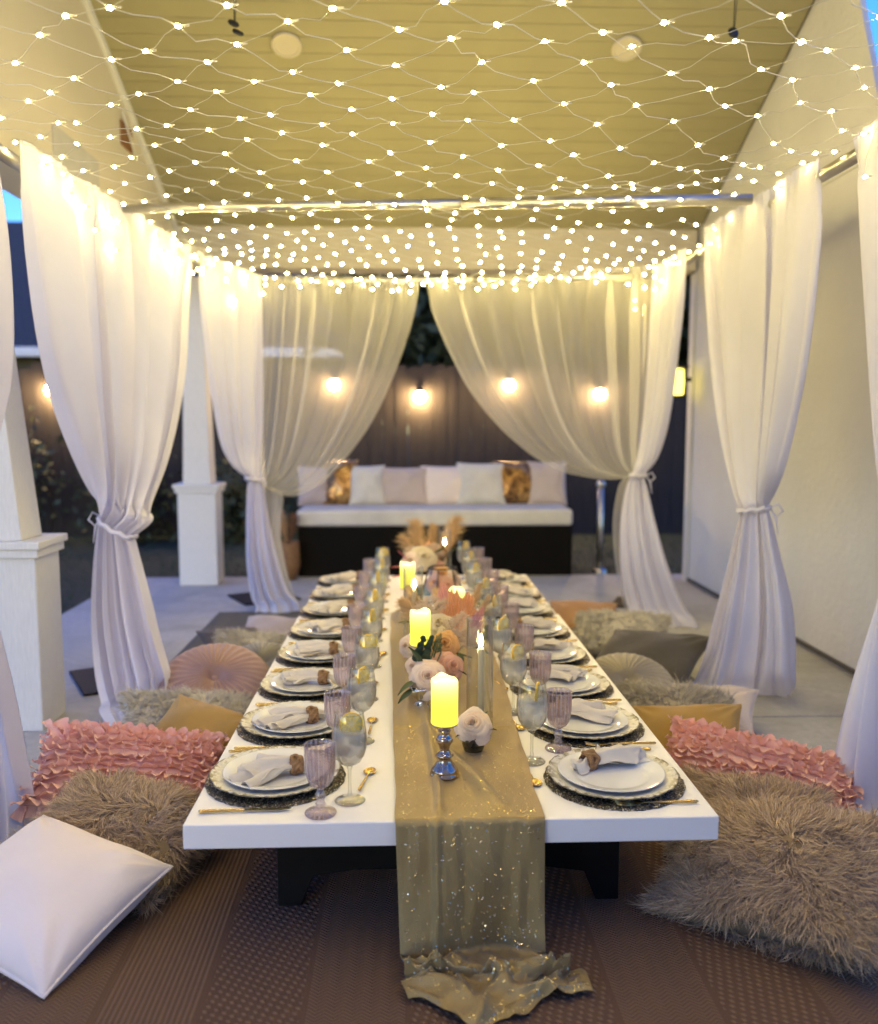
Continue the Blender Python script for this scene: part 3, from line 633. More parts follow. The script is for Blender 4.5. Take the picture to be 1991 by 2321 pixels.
# ------------------------------------------------------------------ floor cushions
M['white_cotton'] = woven('white_cotton', (.80, .70, .655), 520., bump=.4)
M['mustard'] = woven('mustard_velvet', (.36, .215, .05), 500., var=.18, bump=.3)
M['mauve'] = woven('mauve_velvet', (.34, .205, .175), 500., var=.12, bump=.3, rough=.6)
M['beige_velvet'] = woven('beige_velvet', (.33, .285, .21), 500., var=.12, bump=.3, rough=.6)
M['grey_velvet'] = woven('grey_velvet', (.27, .25, .20), 500., var=.12, bump=.3, rough=.6)
M['dark_linen'] = woven('dark_linen', (.050, .041, .034), 420., var=.2, bump=.5)
M['dark_brown'] = woven('dark_brown_cloth', (.075, .055, .05), 420., var=.2, bump=.5)
M['lilac'] = woven('lilac_cloth', (.42, .36, .38), 420., var=.1, bump=.4)
M['blush'] = woven('blush_cloth', (.55, .46, .42), 420., var=.1, bump=.4)
M['tan'] = woven('tan_cloth', (.37, .20, .10), 420., var=.12, bump=.4)
M['pink'] = woven('pink_ruffle', (.88, .56, .49), 420., var=.10, trans=.15, bump=.4)
def fur_mat(name, a, b):
    q = NT(name); oi = q.n('NewGeometry').outputs['Random Per Island']
    c = q.ramp(oi, [(0., a), (1., b)]); return q.done(q.prin(c, .75, 0., Sheen_Weight=.3))
M['fur_taupe'] = fur_mat('taupe_fur', (.25, .168, .094), (.63, .455, .285))
M['fur_taupe_base'] = basic('taupe_hide', (.20, .145, .09), .9, var=.3)
M['fur_cream'] = fur_mat('cream_fur', (.42, .39, .33), (.66, .62, .53))
M['fur_cream_base'] = basic('cream_hide', (.48, .44, .37), .9, var=.2)
M['fur_grey'] = fur_mat('beige_fur', (.27, .235, .18), (.55, .50, .41))
M['fur_grey_base'] = basic('beige_hide', (.32, .28, .22), .9, var=.2)

def cushion(u, v, side, wd, ht, T, seed, pinch=.065, wr=.0065):
    """u, v in -1..1 (arrays); side +1/-1; a stuffed square cushion"""
    x = wd/2*u*(1 - pinch*(1 - v*v)*np.abs(u)); y = ht/2*v*(1 - pinch*(1 - u*u)*np.abs(v))
    e = np.clip((1 - u**2)*(1 - v**2), 0, 1)
    z = T/2*(e**.42)
    z = z + wr*np.sin(u*5.1 + seed)*np.sin(v*4.3 + seed*1.7)*e**.3 + wr*.7*np.sin((u + v)*9 + seed*2.)*e**.4*(np.abs(u*v))
    for cu, cv in ((1, 1), (-1, 1), (1, -1), (-1, -1)):      # creases running in from the corners
        a = np.arctan2(1.02 - v*cv, 1.02 - u*cu); d = np.hypot(1.02 - u*cu, 1.02 - v*cv)
        z = z + wr*1.1*np.sin(a*13 + seed*3 + cu + 2*cv)*np.exp(-((d - .35)/.30)**2)*e**.35
    return np.stack([x, y, side*z], -1)
def disc(u, v, side, wd, ht, T, seed, pinch=0, wr=0):
    r = np.sqrt(u*u + v*v); a = np.arctan2(v, u); rr = np.clip(r, 0, 1)
    z = T/2*np.sqrt(np.clip(1 - rr**3.2, 0, 1))
    pl = np.abs(np.sin(a*17 + .7*np.sin(a*3 + seed) + rr*1.1))
    z = z - .011*pl*np.clip(rr*3, 0, 1)*np.clip((1.02 - rr)*4, 0, 1) - T*.30*np.exp(-(rr/.16)**2)
    return np.stack([u*wd/2, v*ht/2, side*z], -1)
def surf_mesh(fn, args, n=46, rnd=False):
    vs, fs = [], []
    if rnd:
        R, A = np.meshgrid(np.linspace(.001, 1, 26), np.linspace(0, 2*PI, 181)[:-1], indexing='ij')
        U, V = R*np.cos(A), R*np.sin(A)
        for s in (1, -1):
            b = len(vs); vs += [tuple(p) for p in fn(U, V, s, *args).reshape(-1, 3)]
            m = 180
            for i in range(25):
                for k in range(m):
                    q = (b + i*m + k, b + i*m + (k+1) % m, b + (i+1)*m + (k+1) % m, b + (i+1)*m + k); fs.append(q[::-1] if s > 0 else q)
            fs.append(tuple(range(b, b + m))[::(1 if s > 0 else -1)])
    else:
        t = np.sin(np.linspace(-PI/2, PI/2, n)); U, V = np.meshgrid(t, t, indexing='xy')
        for s in (1, -1):
            b = len(vs); vs += [tuple(p) for p in fn(U, V, s, *args).reshape(-1, 3)]
            for j in range(n-1):
                for i in range(n-1):
                    q = (b + j*n + i, b + j*n + i + 1, b + (j+1)*n + i + 1, b + (j+1)*n + i); fs.append(q if s > 0 else q[::-1])
    mb = MB(); mb.add(vs, fs); return mb
def seam(fn, args, r, n=200):
    t = np.linspace(-1, 1, n//4, endpoint=False); o = np.ones_like(t)
    U = np.concatenate([t, o, -t, -o]); V = np.concatenate([-o, t, o, -t])
    return [tuple(p) for p in fn(U, V, 1, *args)], r
def fur(fn, args, N, length, width, seed, lie=.9, clump=7, curl=.35, swirl=0.):
    g = np.random.default_rng(int(seed)); K = N//clump
    u = g.uniform(-1, 1, K); v = g.uniform(-1, 1, K); u = np.sign(u)*np.abs(u)**.8*.985; v = np.sign(v)*np.abs(v)**.8*.985; sd = np.where(g.random(K) < .62, 1., -1.)
    edge = np.maximum(np.abs(u), np.abs(v)); sd = np.where((sd < 0) & (edge < .6), 1., sd)
    e = 1e-3; P = fn(u, v, sd[:, None]*0 + 1, *args) if False else None
    def ev(uu, vv): 
        p = fn(uu, vv, 1, *args); p[:, 2] *= sd; return p
    P = ev(u, v); du = ev(u + e, v) - P; dv = ev(u, v + e) - P
    n = np.cross(du, dv); n /= np.linalg.norm(n, axis=1)[:, None] + 1e-12; n *= np.sign(n[:, 2:3]*sd[:, None] + 1e-9)
    rad = P - np.array([args[0]*.06, args[1]*.05, 0]); rad[:, 2] = 0; rad /= np.linalg.norm(rad, axis=1)[:, None] + 1e-6
    if swirl: rad = rad + swirl*np.stack([-rad[:, 1], rad[:, 0], 0*u], 1)
    fl = np.stack([np.sin(u*5.3 + v*3.1 + seed) + .6*np.sin(v*9.7 - u*4 + seed*2), np.cos(v*6.1 - u*2.7 + seed*1.3) + .6*np.sin(u*10.3 + v*5 + seed), 0*u], 1)
    rad = rad*.62 + fl*.42; rad /= np.linalg.norm(rad, axis=1)[:, None] + 1e-6
    cd = n*(1.0 - lie*.62) + rad*lie + g.normal(0, .36, (K, 3)); cd /= np.linalg.norm(cd, axis=1)[:, None]
    L = length*g.uniform(.6, 1.15, K)
    ci = np.repeat(np.arange(K), clump); M_ = len(ci)
    B = P[ci] + (du/np.linalg.norm(du, axis=1)[:, None])[ci]*g.normal(0, width*2.2, (M_, 1)) + (dv/np.linalg.norm(dv, axis=1)[:, None])[ci]*g.normal(0, width*2.2, (M_, 1)) - n[ci]*.004
    d = cd[ci] + g.normal(0, .13, (M_, 3)); LL = (L[ci]*g.uniform(.75, 1.1, M_))[:, None]
    s = np.cross(d, n[ci]) + g.normal(0, .3, (M_, 3)); s /= np.linalg.norm(s, axis=1)[:, None] + 1e-9
    ben = rad[ci]*curl*.6 + g.normal(0, curl*.45, (M_, 3)) - n[ci]*curl*.55
    p1 = B + d*LL*.42; p2 = B + d*LL*.78 + ben*LL*.35; p3 = B + d*LL + ben*LL*.8
    w_ = width*g.uniform(.7, 1.3, (M_, 1))
    V = np.stack([B - s*w_*.7, B + s*w_*.7, p1 + s*w_, p1 - s*w_, p2 + s*w_*.7, p2 - s*w_*.7, p3], 1).reshape(-1, 3)
    i0 = np.arange(M_)*7
    F4 = np.concatenate([np.stack([i0, i0 + 1, i0 + 2, i0 + 3], 1), np.stack([i0 + 3, i0 + 2, i0 + 4, i0 + 5], 1)]); F3 = np.stack([i0 + 5, i0 + 4, i0 + 6], 1)
    return V, F4, F3
def cush(name, lab, mat, wd, ht, T, loc, rot, seed, style='plain', group=None, furmat=None, L=.05, N=9000, wdt=.0016, lie=.9, curl=.35, swirl=0., cat='cushion'):
    t = thing(name, lab, cat, group or 'floor cushions along both sides of the table', loc, rot)
    if style == 'round':
        build('cover', surf_mesh(disc, (wd, ht, T, seed), rnd=True), mat, t)
        build('button', MB().lathe([(.0001, .012), (.012, .009), (.016, 0), (.014, -.006)], 16, (0, 0, T*.22 - .004)), mat, t)
        build('piping', MB().tube([(wd/2*math.cos(a)*1.0, ht/2*math.sin(a), 0) for a in np.linspace(0, 2*PI, 90, endpoint=False)], .006, 6, closed=True), mat, t)
        return t
    args = (wd, ht, T, seed)
    build('cover', surf_mesh(cushion, args), mat, t)
    if style == 'plain':
        pts, _ = seam(cushion, args, .004); build('piping', MB().tube(pts, .0045, 6, closed=True), mat, t)
    if style == 'fur':
        V, F4, F3 = fur(cushion, args, N, L, wdt, seed, lie, 9, curl, swirl)
        np_mesh('fur', V, F4, F3, furmat, t)['kind'] = 'stuff'
    if style == 'ruffle':
        g = random.Random(int(seed)); mb = MB(); nr = 15; ns = 150
        for side, rows in ((1, nr), (-1, 4)):
            for k in range(rows):
                v0 = (-.96 + 1.92*k/(nr - 1)) if side > 0 else (-.96 + .1*k)
                p = [g.uniform(0, 6.28) for _ in range(4)]
                def fn(a, b, v0=v0, p=p, side=side):
                    u = -1.02 + 2.04*a; uc = max(-.99, min(.99, u))
                    vv = v0 + .03*math.sin(u*7 + p[0]) + .02*nz(u*9, k*3.1, seed)
                    P = cushion(np.array([uc]), np.array([max(-.99, min(.99, vv))]), side, *args)[0]
                    w1 = math.sin(u*44 + 4.2*nz(u*4.5, k*1.7, seed) + p[1]) ; w2 = math.sin(u*97 + p[2] + 5*nz(u*6, k, 3.))
                    h = .030 + .009*nz(u*6, k*2.3, 8.)
                    lift = b*h*(.85 + .35*w2*.4); wav = b*(.011*w1 + .005*w2)
                    return Vector((P[0] + b*.012*math.cos(u*44 + p[3]) + b*.012*u, P[1] - b*.016 + wav + b*.018*v0, P[2] + side*lift*(1 - .12*b)))
                mb.grid(ns, 5, fn)
        build('ruffle', mb, mat, t)['kind'] = 'stuff'
    return t
FC = 'floor cushions along both sides of the table'
def at3(px, py, y): return aty(px, py, y)
def by_corners(A, B, C):
    """rotation and centre of a square cushion from three of its corners"""
    A, B, C = Vector(A), Vector(B), Vector(C); ex = (B - A); ey = (B - C)
    cen = (A + C)/2; exn = ex.normalized(); n = ex.cross(ey).normalized(); eyn = n.cross(exn)
    m = Matrix((exn, eyn, n)).transposed(); return cen, m.to_euler(), ex.length, ey.length
c_, e_, a_, b_ = by_corners(at3(84, 1668, 2.30), at3(338, 1770, 2.10), at3(96, 2036, 1.765))
cush('cushion', 'plain white cotton cushion with piped edge, nearest at the left corner', M['white_cotton'], a_*1.02, b_*1.02, .19, c_ + Vector((0, 0, .022)), e_, 1.)
cush('fur_cushion', 'shaggy taupe fur cushion behind the plain white one on the left', M['fur_taupe_base'], .45, .38, .17, (-.79, 2.33, .095), (R_(12), R_(7), R_(-16)), 2., 'fur', None, M['fur_taupe'], .042, 42000, .0011, .9, .9)
cush('ruffle_cushion', 'pink ruffled cushion left of the table, behind the taupe fur one', M['pink'], .58, .38, .12, tuple(aty(265, 1558, 2.74)), (R_(17), R_(10), R_(12)), 3., 'ruffle')
cush('cushion', 'mustard velvet cushion left of the table, behind the pink ruffles', M['mustard'], .36, .34, .13, tuple(aty(402, 1498, 3.02)), (R_(24), R_(12), R_(-16)), 4.)
cush('fur_cushion', 'long cream shag cushion on the left, in front of the round mauve one', M['fur_cream_base'], .52, .34, .13, tuple(aty(392, 1460, 3.26)), (R_(16), R_(10), R_(22)), 5., 'fur', None, M['fur_cream'], .036, 14000, .0012, .6, .8, .5)
cush('round_cushion', 'round mauve pleated velvet cushion left of the table', M['mauve'], .46, .46, .15, tuple(aty(435, 1384, 3.60)), (R_(28), R_(8), R_(-6)), 6., 'round')
cush('round_cushion', 'round grey-beige pleated cushion tucked behind the mauve one', M['grey_velvet'], .36, .36, .12, tuple(aty(532, 1352, 3.93)), (R_(22), R_(0), R_(8)), 7., 'round')
cush('fur_cushion', 'cream curly shag cushion far on the left, beside the dark pointed one', M['fur_cream_base'], .36, .30, .13, tuple(aty(512, 1322, 4.20)), (R_(20), R_(8), R_(12)), 8., 'fur', None, M['fur_cream'], .030, 9000, .0014, .5, .8, .5)
cush('cushion', 'small dark brown cushion with a pointed corner on the grey rug', M['dark_brown'], .34, .30, .11, tuple(aty(478, 1300, 4.55)), (R_(14), R_(5), R_(30)), 9.)
cush('cushion', 'pale lilac cushion farthest on the left side', M['lilac'], .40, .30, .13, tuple(aty(562, 1280, 4.82)), (R_(16), R_(4), R_(-4)), 10.)
# right side
cush('fur_cushion', 'shaggy taupe fur cushion nearest on the right, lying in front of its twin', M['fur_taupe_base'], .50, .47, .18, (.94, 2.06, .10), (R_(12), R_(-8), R_(-40)), 12., 'fur', None, M['fur_taupe'], .043, 60000, .0012, .9, .85)
cush('fur_cushion', 'shaggy taupe fur cushion standing behind its twin on the right', M['fur_taupe_base'], .40, .30, .13, (.985, 2.37, .085), (R_(18), R_(0), R_(-24)), 13., 'fur', None, M['fur_taupe'], .042, 26000, .0011, .9, .85)
cush('ruffle_cushion', 'pink ruffled cushion right of the table, behind the taupe fur ones', M['pink'], .62, .38, .12, tuple(aty(1532, 1578, 2.70)), (R_(20), R_(6), R_(-27)), 14., 'ruffle')
cush('cushion', 'mustard velvet cushion right of the table, behind the pink ruffles', M['mustard'], .40, .34, .13, tuple(aty(1382, 1500, 3.0)), (R_(30), R_(-8), R_(-24)), 15.)
cush('fur_cushion', 'long haired beige shag cushion on the right, over the blush one', M['fur_grey_base'], .46, .34, .13, tuple(aty(1345, 1452, 3.24)), (R_(18), R_(-4), R_(-34)), 16., 'fur', None, M['fur_grey'], .050, 14000, .0011, .6, .8, .6)
cush('cushion', 'blush cushion with a pointed corner under the beige shag one', M['blush'], .44, .34, .11, tuple(aty(1412, 1432, 3.36)), (R_(12), R_(-4), R_(-26)), 17.)
cush('round_cushion', 'round beige pleated velvet cushion right of the table', M['beige_velvet'], .40, .40, .14, tuple(aty(1268, 1390, 3.56)), (R_(24), R_(-8), R_(6)), 18., 'round')
cush('cushion', 'big dark grey-brown linen cushion on the right with its point outwards', M['dark_linen'], .50, .46, .14, tuple(aty(1308, 1334, 3.98)), (R_(20), R_(-4), R_(-38)), 19.)
cush('fur_cushion', 'cream curly shag cushion far on the right behind the dark linen one', M['fur_cream_base'], .50, .38, .14, tuple(aty(1252, 1284, 4.42)), (R_(20), R_(-2), R_(-24)), 20., 'fur', None, M['fur_cream'], .028, 11000, .0014, .5, .8, .5)
cush('cushion', 'tan cushion farthest on the right side', M['tan'], .38, .34, .13, tuple(aty(1178, 1256, 4.84)), (R_(26), R_(0), R_(-14)), 21.)

# ------------------------------------------------------------------ low picnic tables
TZ = .32
def table(lab, x0, x1, y0, y1, z):
    t = thing('low_table', lab, 'table', 'low white picnic tables end to end', (0, 0, 0))
    build('tabletop', MB().box(x0, x1, y0, y1, z - .058, z), M['table_white'], t, False, .003)
    a, b = (x0 + x1)/2 - .40, (x0 + x1)/2 + .40
    for yy in (y0 + .22, y1 - .26):
        build('leg', MB().prism([(a - .035, .0), (a + .02, .0), (a + .055, .085), (a + .16, .10), (b - .16, .10), (b - .055, .085), (b - .02, .0), (b + .035, .0), (b + .035, z - .0585), (a - .035, z - .0585)], 'y', yy - .022, yy + .022), M['table_black'], t, False, .003)
    build('stretcher', MB().box((x0 + x1)/2 - .22, (x0 + x1)/2 - .17, y0 + .242, y1 - .282, .10, z - .0585).box((x0 + x1)/2 + .17, (x0 + x1)/2 + .22, y0 + .242, y1 - .282, .10, z - .0585), M['table_black'], t, False, .003)
    return t
TX0, TX1, TY0, TY1, TJ = -.51, .722, 1.915, 5.11, 4.065
table('low white picnic table with black legs, the near one', TX0, TX1, TY0, TJ - .004, TZ)
table('low white picnic table with black legs, the far one', TX0 + .012, TX1 - .012, TJ + .004, TY1, TZ + .004)

# table runner
def runner_mat():
    q = NT('gold_cloth'); o = q.xyz()
    c = q.ramp(q.noise(5., 4.), [(.3, (.29, .21, .085)), (.7, (.39, .29, .12))])
    v = q.n('TexVoronoi', feature='F1'); v.inputs['Scale'].default_value = 520.; q.put(v.inputs['Vector'], q.co())
    nrm = q.n('NormalMap') if False else None
    h = q.math('ADD', q.noise(900., 1.), q.math('MULTIPLY', v.outputs['Distance'], .7))
    return q.done(q.prin(c, .38, .65, q.bump(h, .6, .0018), Sheen_Weight=.2))
M['runner'] = runner_mat(); M['sequin'] = basic('sequin', (.98, .78, .42), .26, 1., var=.08)
RL = [(-.075, .31), (-.068, .335), (-.052, .338), (-.04, .322), (-.028, .315)]
RN_TOP = TJ - TY0 + .01
def runner_pt(u, s):
    """u across 0..1, s = distance along the cloth from its far end"""
    Ltop = RN_TOP
    if s < Ltop:
        y = TJ + .01 - s - 0.0; k = s/Ltop
        a, b = poly_at(RL, k)
        x = lerp(a, b, u)
        fold = .010*math.exp(-((x - .065 - .01*math.sin(y*4))/.010)**2) + .006*math.exp(-((u - .12)/.05)**2)*(.5 + .5*math.sin(y*5)) + .008*max(0, nz(u*3.2 + y*1.1, y*2.3, 2.))*math.sin(PI*min(1, u*1.02))
        fold += .010*math.exp(-(((u - .55) - (2.15 - y)*.9)/.05)**2)*(1 if y < 2.5 else 0)*min(1, (y - 1.92)*6)
        fold += .018*max(0, nz(u*4, y*3.3, 9.))*(1 if y > 2.5 else .3)
        e = min(1., (y - TY0)/.05)
        fold *= 1.7; x += .006*nz(y*6, 3. if u < .5 else 7.)
        return Vector((x, y - .004, TZ + .004 + .0035 + fold*max(e, .12)))
    d = s - Ltop; H = TZ - .02
    if d < H:
        k = d/H; a, b = lerp(-.028, -.018, k), lerp(.315, .312, k)
        x = lerp(a, b, u)
        f = .014*math.exp(-((x - .066)/.007)**2) + .016*k*math.sin(u*6.5 + .6) + .020*(.3 + k)*nz(u*5, k*1.2, 5.) + .006*nz(u*14, k*2, 3.)
        bulge = .03*math.sin(PI*k)*math.sin(PI*u)*.6 + .035*k*k
        return Vector((x, TY0 - .009 - f - bulge, TZ + .0035 - d))
    k = (d - H)/.42
    x = lerp(lerp(-.018, .0, k), lerp(.312, .40, k), u) + .03*nz(u*3, k*4, 6.)*k
    def rg(a, b, c, w): return max(0., 1 - abs(nz(a, b, c))*w)**1.4
    cr = .046*rg(u*2.6 + k*1.2, k*2.2, 12., 3.4) + .024*rg(u*5.5 + 3 - k, k*4.2, 2., 3.2) + .020*abs(nz(u*4, k*5, 7.)) + .022*abs(math.sin(k*8 + u*4 + 2*nz(u*3, k*2, 1.)))*(1 - .4*k)
    yy = TY0 - .05 - .165*k**.85 + .045*math.sin(u*6.5 + 2*k)*k + .05*nz(u*5, k*3, 21.)*k - .03*math.sin(k*PI*2.2)
    return Vector((x, yy, .014 + cr*min(1, k*3 + .25)*(1 - .55*k)))
LT = RN_TOP + TZ - .02 + .42
def rfn(u, v):
    s = v*LT
    return runner_pt(u, s)
run = thing('table_runner', 'gold sequined runner down the table, spilling over the near edge to the rug', 'table runner')
build('cloth', MB().grid(64, 420, rfn), M['runner'], run)
g = random.Random(5); sq = MB()
for k in range(4200):
    u, s = g.uniform(.02, .98), (LT - g.random()**1.6*1.6)
    if nz(u*3.3, s*4.2, 31.) < g.uniform(-.75, .3): continue
    if s > LT - .005: continue
    p = runner_pt(u, s); q1 = runner_pt(u + .01, s) - p; q2 = runner_pt(u, s + .004) - p; nn = q1.cross(q2)
    if nn.length < 1e-9: continue
    nn.normalize(); nn = -nn if (nn.dot(EYE - p) < 0) else nn
    tl = .5 if s > RN_TOP else .28; nn = (nn + Vector((g.gauss(0, tl), g.gauss(0, tl)*.6, g.gauss(0, tl)*.6 + (g.uniform(.1, 1.3) if s > RN_TOP else 0)))).normalized(); a = nn.orthogonal().normalized(); b = nn.cross(a); r = g.uniform(.0007, .0019)
    c = p + nn*.0012
    sq.add([c + a*r, c + (a*.3 + b)*r, c + (b*.8 - a*.7)*r, c + (-a*.7 - b*.8)*r, c + (a*.3 - b)*r], [(0, 1, 2, 3, 4)])
build('sequin', sq, M['sequin'], run, False)['kind'] = 'stuff'

# ------------------------------------------------------------------ place settings
def mat_glitter():
    q = NT('woven_metallic'); v = q.n('TexVoronoi', feature='F1'); v.inputs['Scale'].default_value = 330.; q.put(v.inputs['Vector'], q.co())
    sp = q.n('SeparateColor'); q.put(sp.inputs[0], v.outputs['Color'])
    c = q.ramp(sp.outputs[0], [(.0, (.035, .032, .03)), (.7, (.11, .10, .085)), (.86, (.42, .37, .27)), (.95, (.85, .78, .6))])
    return q.done(q.prin(c, .32, .85, q.bump(q.math('ADD', v.outputs['Distance'], q.math('MULTIPLY', sp.outputs[1], .6)), .9, .003)))
M['placemat'] = mat_glitter()
def mat_charger():
    q = NT('distressed_ivory'); o = q.xyz()
    r = q.math('SQRT', q.math('ADD', q.math('MULTIPLY', o[0], o[0]), q.math('MULTIPLY', o[1], o[1])))
    rim = q.n('MapRange'); rim.inputs[1].default_value = .138; rim.inputs[2].default_value = .162; q.put(rim.inputs[0], r)
    wear = q.math('MULTIPLY', q.math('MULTIPLY', rim.outputs[0], q.n('ValToRGB').outputs[0] if False else q.math('GREATER_THAN', q.noise(34., 5., .75), .50)), .85)
    edge = q.math('GREATER_THAN', r, .1625)
    c = q.mix(wear, (.66, .64, .58), (.17, .14, .085)); c = q.mix(q.math('MULTIPLY', edge, .8), c, (.10, .085, .05))
    return q.done(q.prin(c, .32, q.math('MULTIPLY', wear, .5), q.bump(q.math('MULTIPLY', rim.outputs[0], q.noise(95., 3.)), .9, .004)))
M['charger'] = mat_charger()

def pm_mod(r, z, t):
    return r*(1 + .006*math.sin(t*23)*(r > .15)), z + (.0012*math.sin(r*900 + 3*math.sin(t*31)) if r > .02 else 0)
mat_t = thing('placemat', 'x', 'placemat'); mat_t.location = (0, 0, 0)
build('weave', MB().lathe([(.0001, .0035)] + [(r, .0035 + .0008*(i % 2)) for i, r in enumerate(np.linspace(.01, .174, 42))] + [(.177, .002), (.176, .0)], 120, mod=pm_mod), M['placemat'], mat_t)
def ch_mod(r, z, t):
    if r < .135: return r, z
    k = (r - .135)/.032; sc_ = 1 + .020*k*(math.sin(t*12)*.6 + math.sin(t*24 + .6)*.4)
    orn = .0022*math.sin(t*36 + 60*r)*math.sin((k)*PI) + .0016*math.sin(t*60 - 40*r)*math.sin(k*PI)
    return r*sc_, z + orn
char_t = thing('charger_plate', 'x', 'charger plate')
build('plate', MB().lathe([(.0001, .004), (.09, .004), (.118, .0055), (.136, .011)] + [(.136 + .0035*i, .0115 + .0009*i) for i in range(1, 9)] + [(.166, .0172), (.1645, .0155), (.135, .0075), (.10, .001), (.0001, .001)], 144, mod=ch_mod), M['charger'], char_t)
din_t = thing('dinner_plate', 'x', 'plate')
build('plate', MB().lathe([(.0001, .0035), (.085, .0035), (.094, .0055), (.098, .0085), (.118, .0125), (.132, .0165), (.1345, .0168), (.1345, .0150), (.118, .0095), (.09, .0005), (.0001, .0005)], 72), M['porcelain'], din_t)

# cutlery, lying along X with the handle end at 0
def handle_mb(L=.105, r0=.0048, r1=.0034, bumps=True):
    mb = MB()
    n = 26
    pts = [(L*k/n, 0, .0052) for k in range(n + 1)]
    rr = [(lerp(r0, r1, k/n) if 0 < k < n else (.0022 if k == 0 else r1))*(1 + (.07*math.sin(k*2.7) if bumps else 0)) for k in range(n + 1)]
    mb.tube(pts, rr, 8); return mb
knife_t = thing('knife', 'x', 'knife'); build('handle', handle_mb(), M['gold'], knife_t)
build('blade', MB().prism([(.104, -.0035), (.112, -.0055), (.19, -.0068), (.212, -.001), (.214, .003), (.205, .0055), (.112, .0052), (.104, .0035)], 'z', .0045, .0062), M['blade'], knife_t, False, .0004)
fork_t = thing('fork', 'x', 'fork'); build('handle', handle_mb(.135, .0046, .0021), M['gold'], fork_t)
fk = MB().grid(7, 8, lambda u, v: Vector((.133 + .03*v, (u - .5)*lerp(.005, .022, v**.6), .0055 - .003*math.sin(v*PI*.5) + .001)))
for k in range(4):
    yy = -.0096 + .0064*k; fk.tube([(.162, yy, .0035), (.18, yy*1.02, .003), (.200, yy*1.0, .0075)], [.0017, .0015, .0007], 6)
build('tines', fk, M['gold'], fork_t, True, 0, 0, .0012)
spoon_t = thing('spoon', 'x', 'spoon'); build('handle', handle_mb(.10, .0044, .002), M['gold'], spoon_t)
build('bowl', MB().grid(14, 12, lambda u, v: Vector((.098 + .046*v, .0165*math.sin(PI*min(1, v*.97 + .03))**.6*(2*u - 1), .006 - .0075*math.sin(PI*v)*(1 - (2*u - 1)**2)))), M['gold'], spoon_t, True, 0, 0, .0012)

# napkins with their leather rings
def napkin_meshes(seed):
    g = random.Random(seed); p = [g.uniform(0, 6.28) for _ in range(9)]
    Lg, W = g.uniform(.15, .175), g.uniform(.060, .074)
    def sheet(dirn, ang, Lg, W, nf, z0, ph, lift):
        def fn(a, r):
            s = 2*a - 1
            half = lerp(.012, W, r**.8)
            ln = Lg*(1 - .10*s*s + .10*math.sin(s*2.3 + ph) + .03*math.sin(s*7 + ph))
            y = half*s*(1 - .12*math.sin(r*3)) + .012*math.sin(r*2.6 + ph)*r
            fold = math.sin(s*PI*nf*.5 + ph + 1.1*nz(r*2, ph)) ; fold = math.copysign(abs(fold)**.7, fold)
            z = lerp(.036, z0, min(1, r*1.35)**.8) + lift*math.sin(r*PI) + (.0035 + .0125*r**.7)*fold*(1 - .25*r) + .005*nz(s*3 + ph, r*4, seed)
            z -= .020*(1 - r)*s*s*.9
            x = -dirn*ln*r; c, q = math.cos(ang), math.sin(ang)
            return Vector((x*c - y*q, x*q + y*c, max(.002 + .001*abs(fold), z)))
        return fn
    mb = MB()
    for j in range(2): mb.grid(38, 22, sheet(1, g.uniform(-.30, .30) + (-.16 if j else .16), Lg*g.uniform(.8, 1.), W*g.uniform(.75, 1.), g.choice([3, 4, 5]), .008 + .007*j, p[j], g.uniform(.002, .010)))
    mb.grid(26, 12, sheet(-1, g.uniform(-.3, .3), g.uniform(.045, .06), .032, 3, .012, p[4], .004))
    fl = MB().grid(30, 22, sheet(1, g.uniform(-.45, .45), g.uniform(.10, .14), .046, 2, .022, p[5], .012))
    m1, m2 = mb.mesh('cloth', M['linen']), fl.mesh('fold', M['linen'])
    return m1, m2
NAPK = [napkin_meshes(s) for s in (3, 8, 15, 22, 31)]
rb = MB()
for s in range(5):
    pts = []
    for k in range(72):
        t = 2*PI*k/72*1.; ph = 2*PI*s/5
        xx = .0125*math.sin(2*t + ph*1.0 if s % 2 else -2*t + ph); rr = .0215 + .0022*math.cos(4*t + ph*2 + (s % 2)*PI) - .25*abs(xx)*.55
        pts.append((xx, rr*math.cos(t), .021 + rr*math.sin(t)))
    rb.tube(pts, .0052, 6, closed=True)
RING = rb.mesh('braid', M['rattan'])
RINGIN = MB().lathe([(.0165, -.018), (.0195, -.012), (.0205, 0), (.0195, .012), (.0165, .018)], 30)
RINGIN.v = [(z, x, .021 + y) for (x, y, z) in RINGIN.v]; RINGIN = RINGIN.mesh('band', M['rattan'])
def napkin(i, lab, loc, rz):
    t = thing('napkin', lab, 'napkin', 'linen napkins on the plates', loc, (0, 0, rz))
    c, f = NAPK[i % len(NAPK)]
    
    for nm, me in (('cloth', c), ('fold', f)):
        o = link(nm, me, t); md = o.modifiers.new('s', 'SOLIDIFY'); md.thickness = .0016; md.offset = 1.
    return t
def ring(lab, loc, rz):
    t = thing('napkin_ring', lab, 'napkin ring', 'braided napkin rings', loc, (0, 0, rz)); link('braid', RING, t); link('band', RINGIN, t); return t

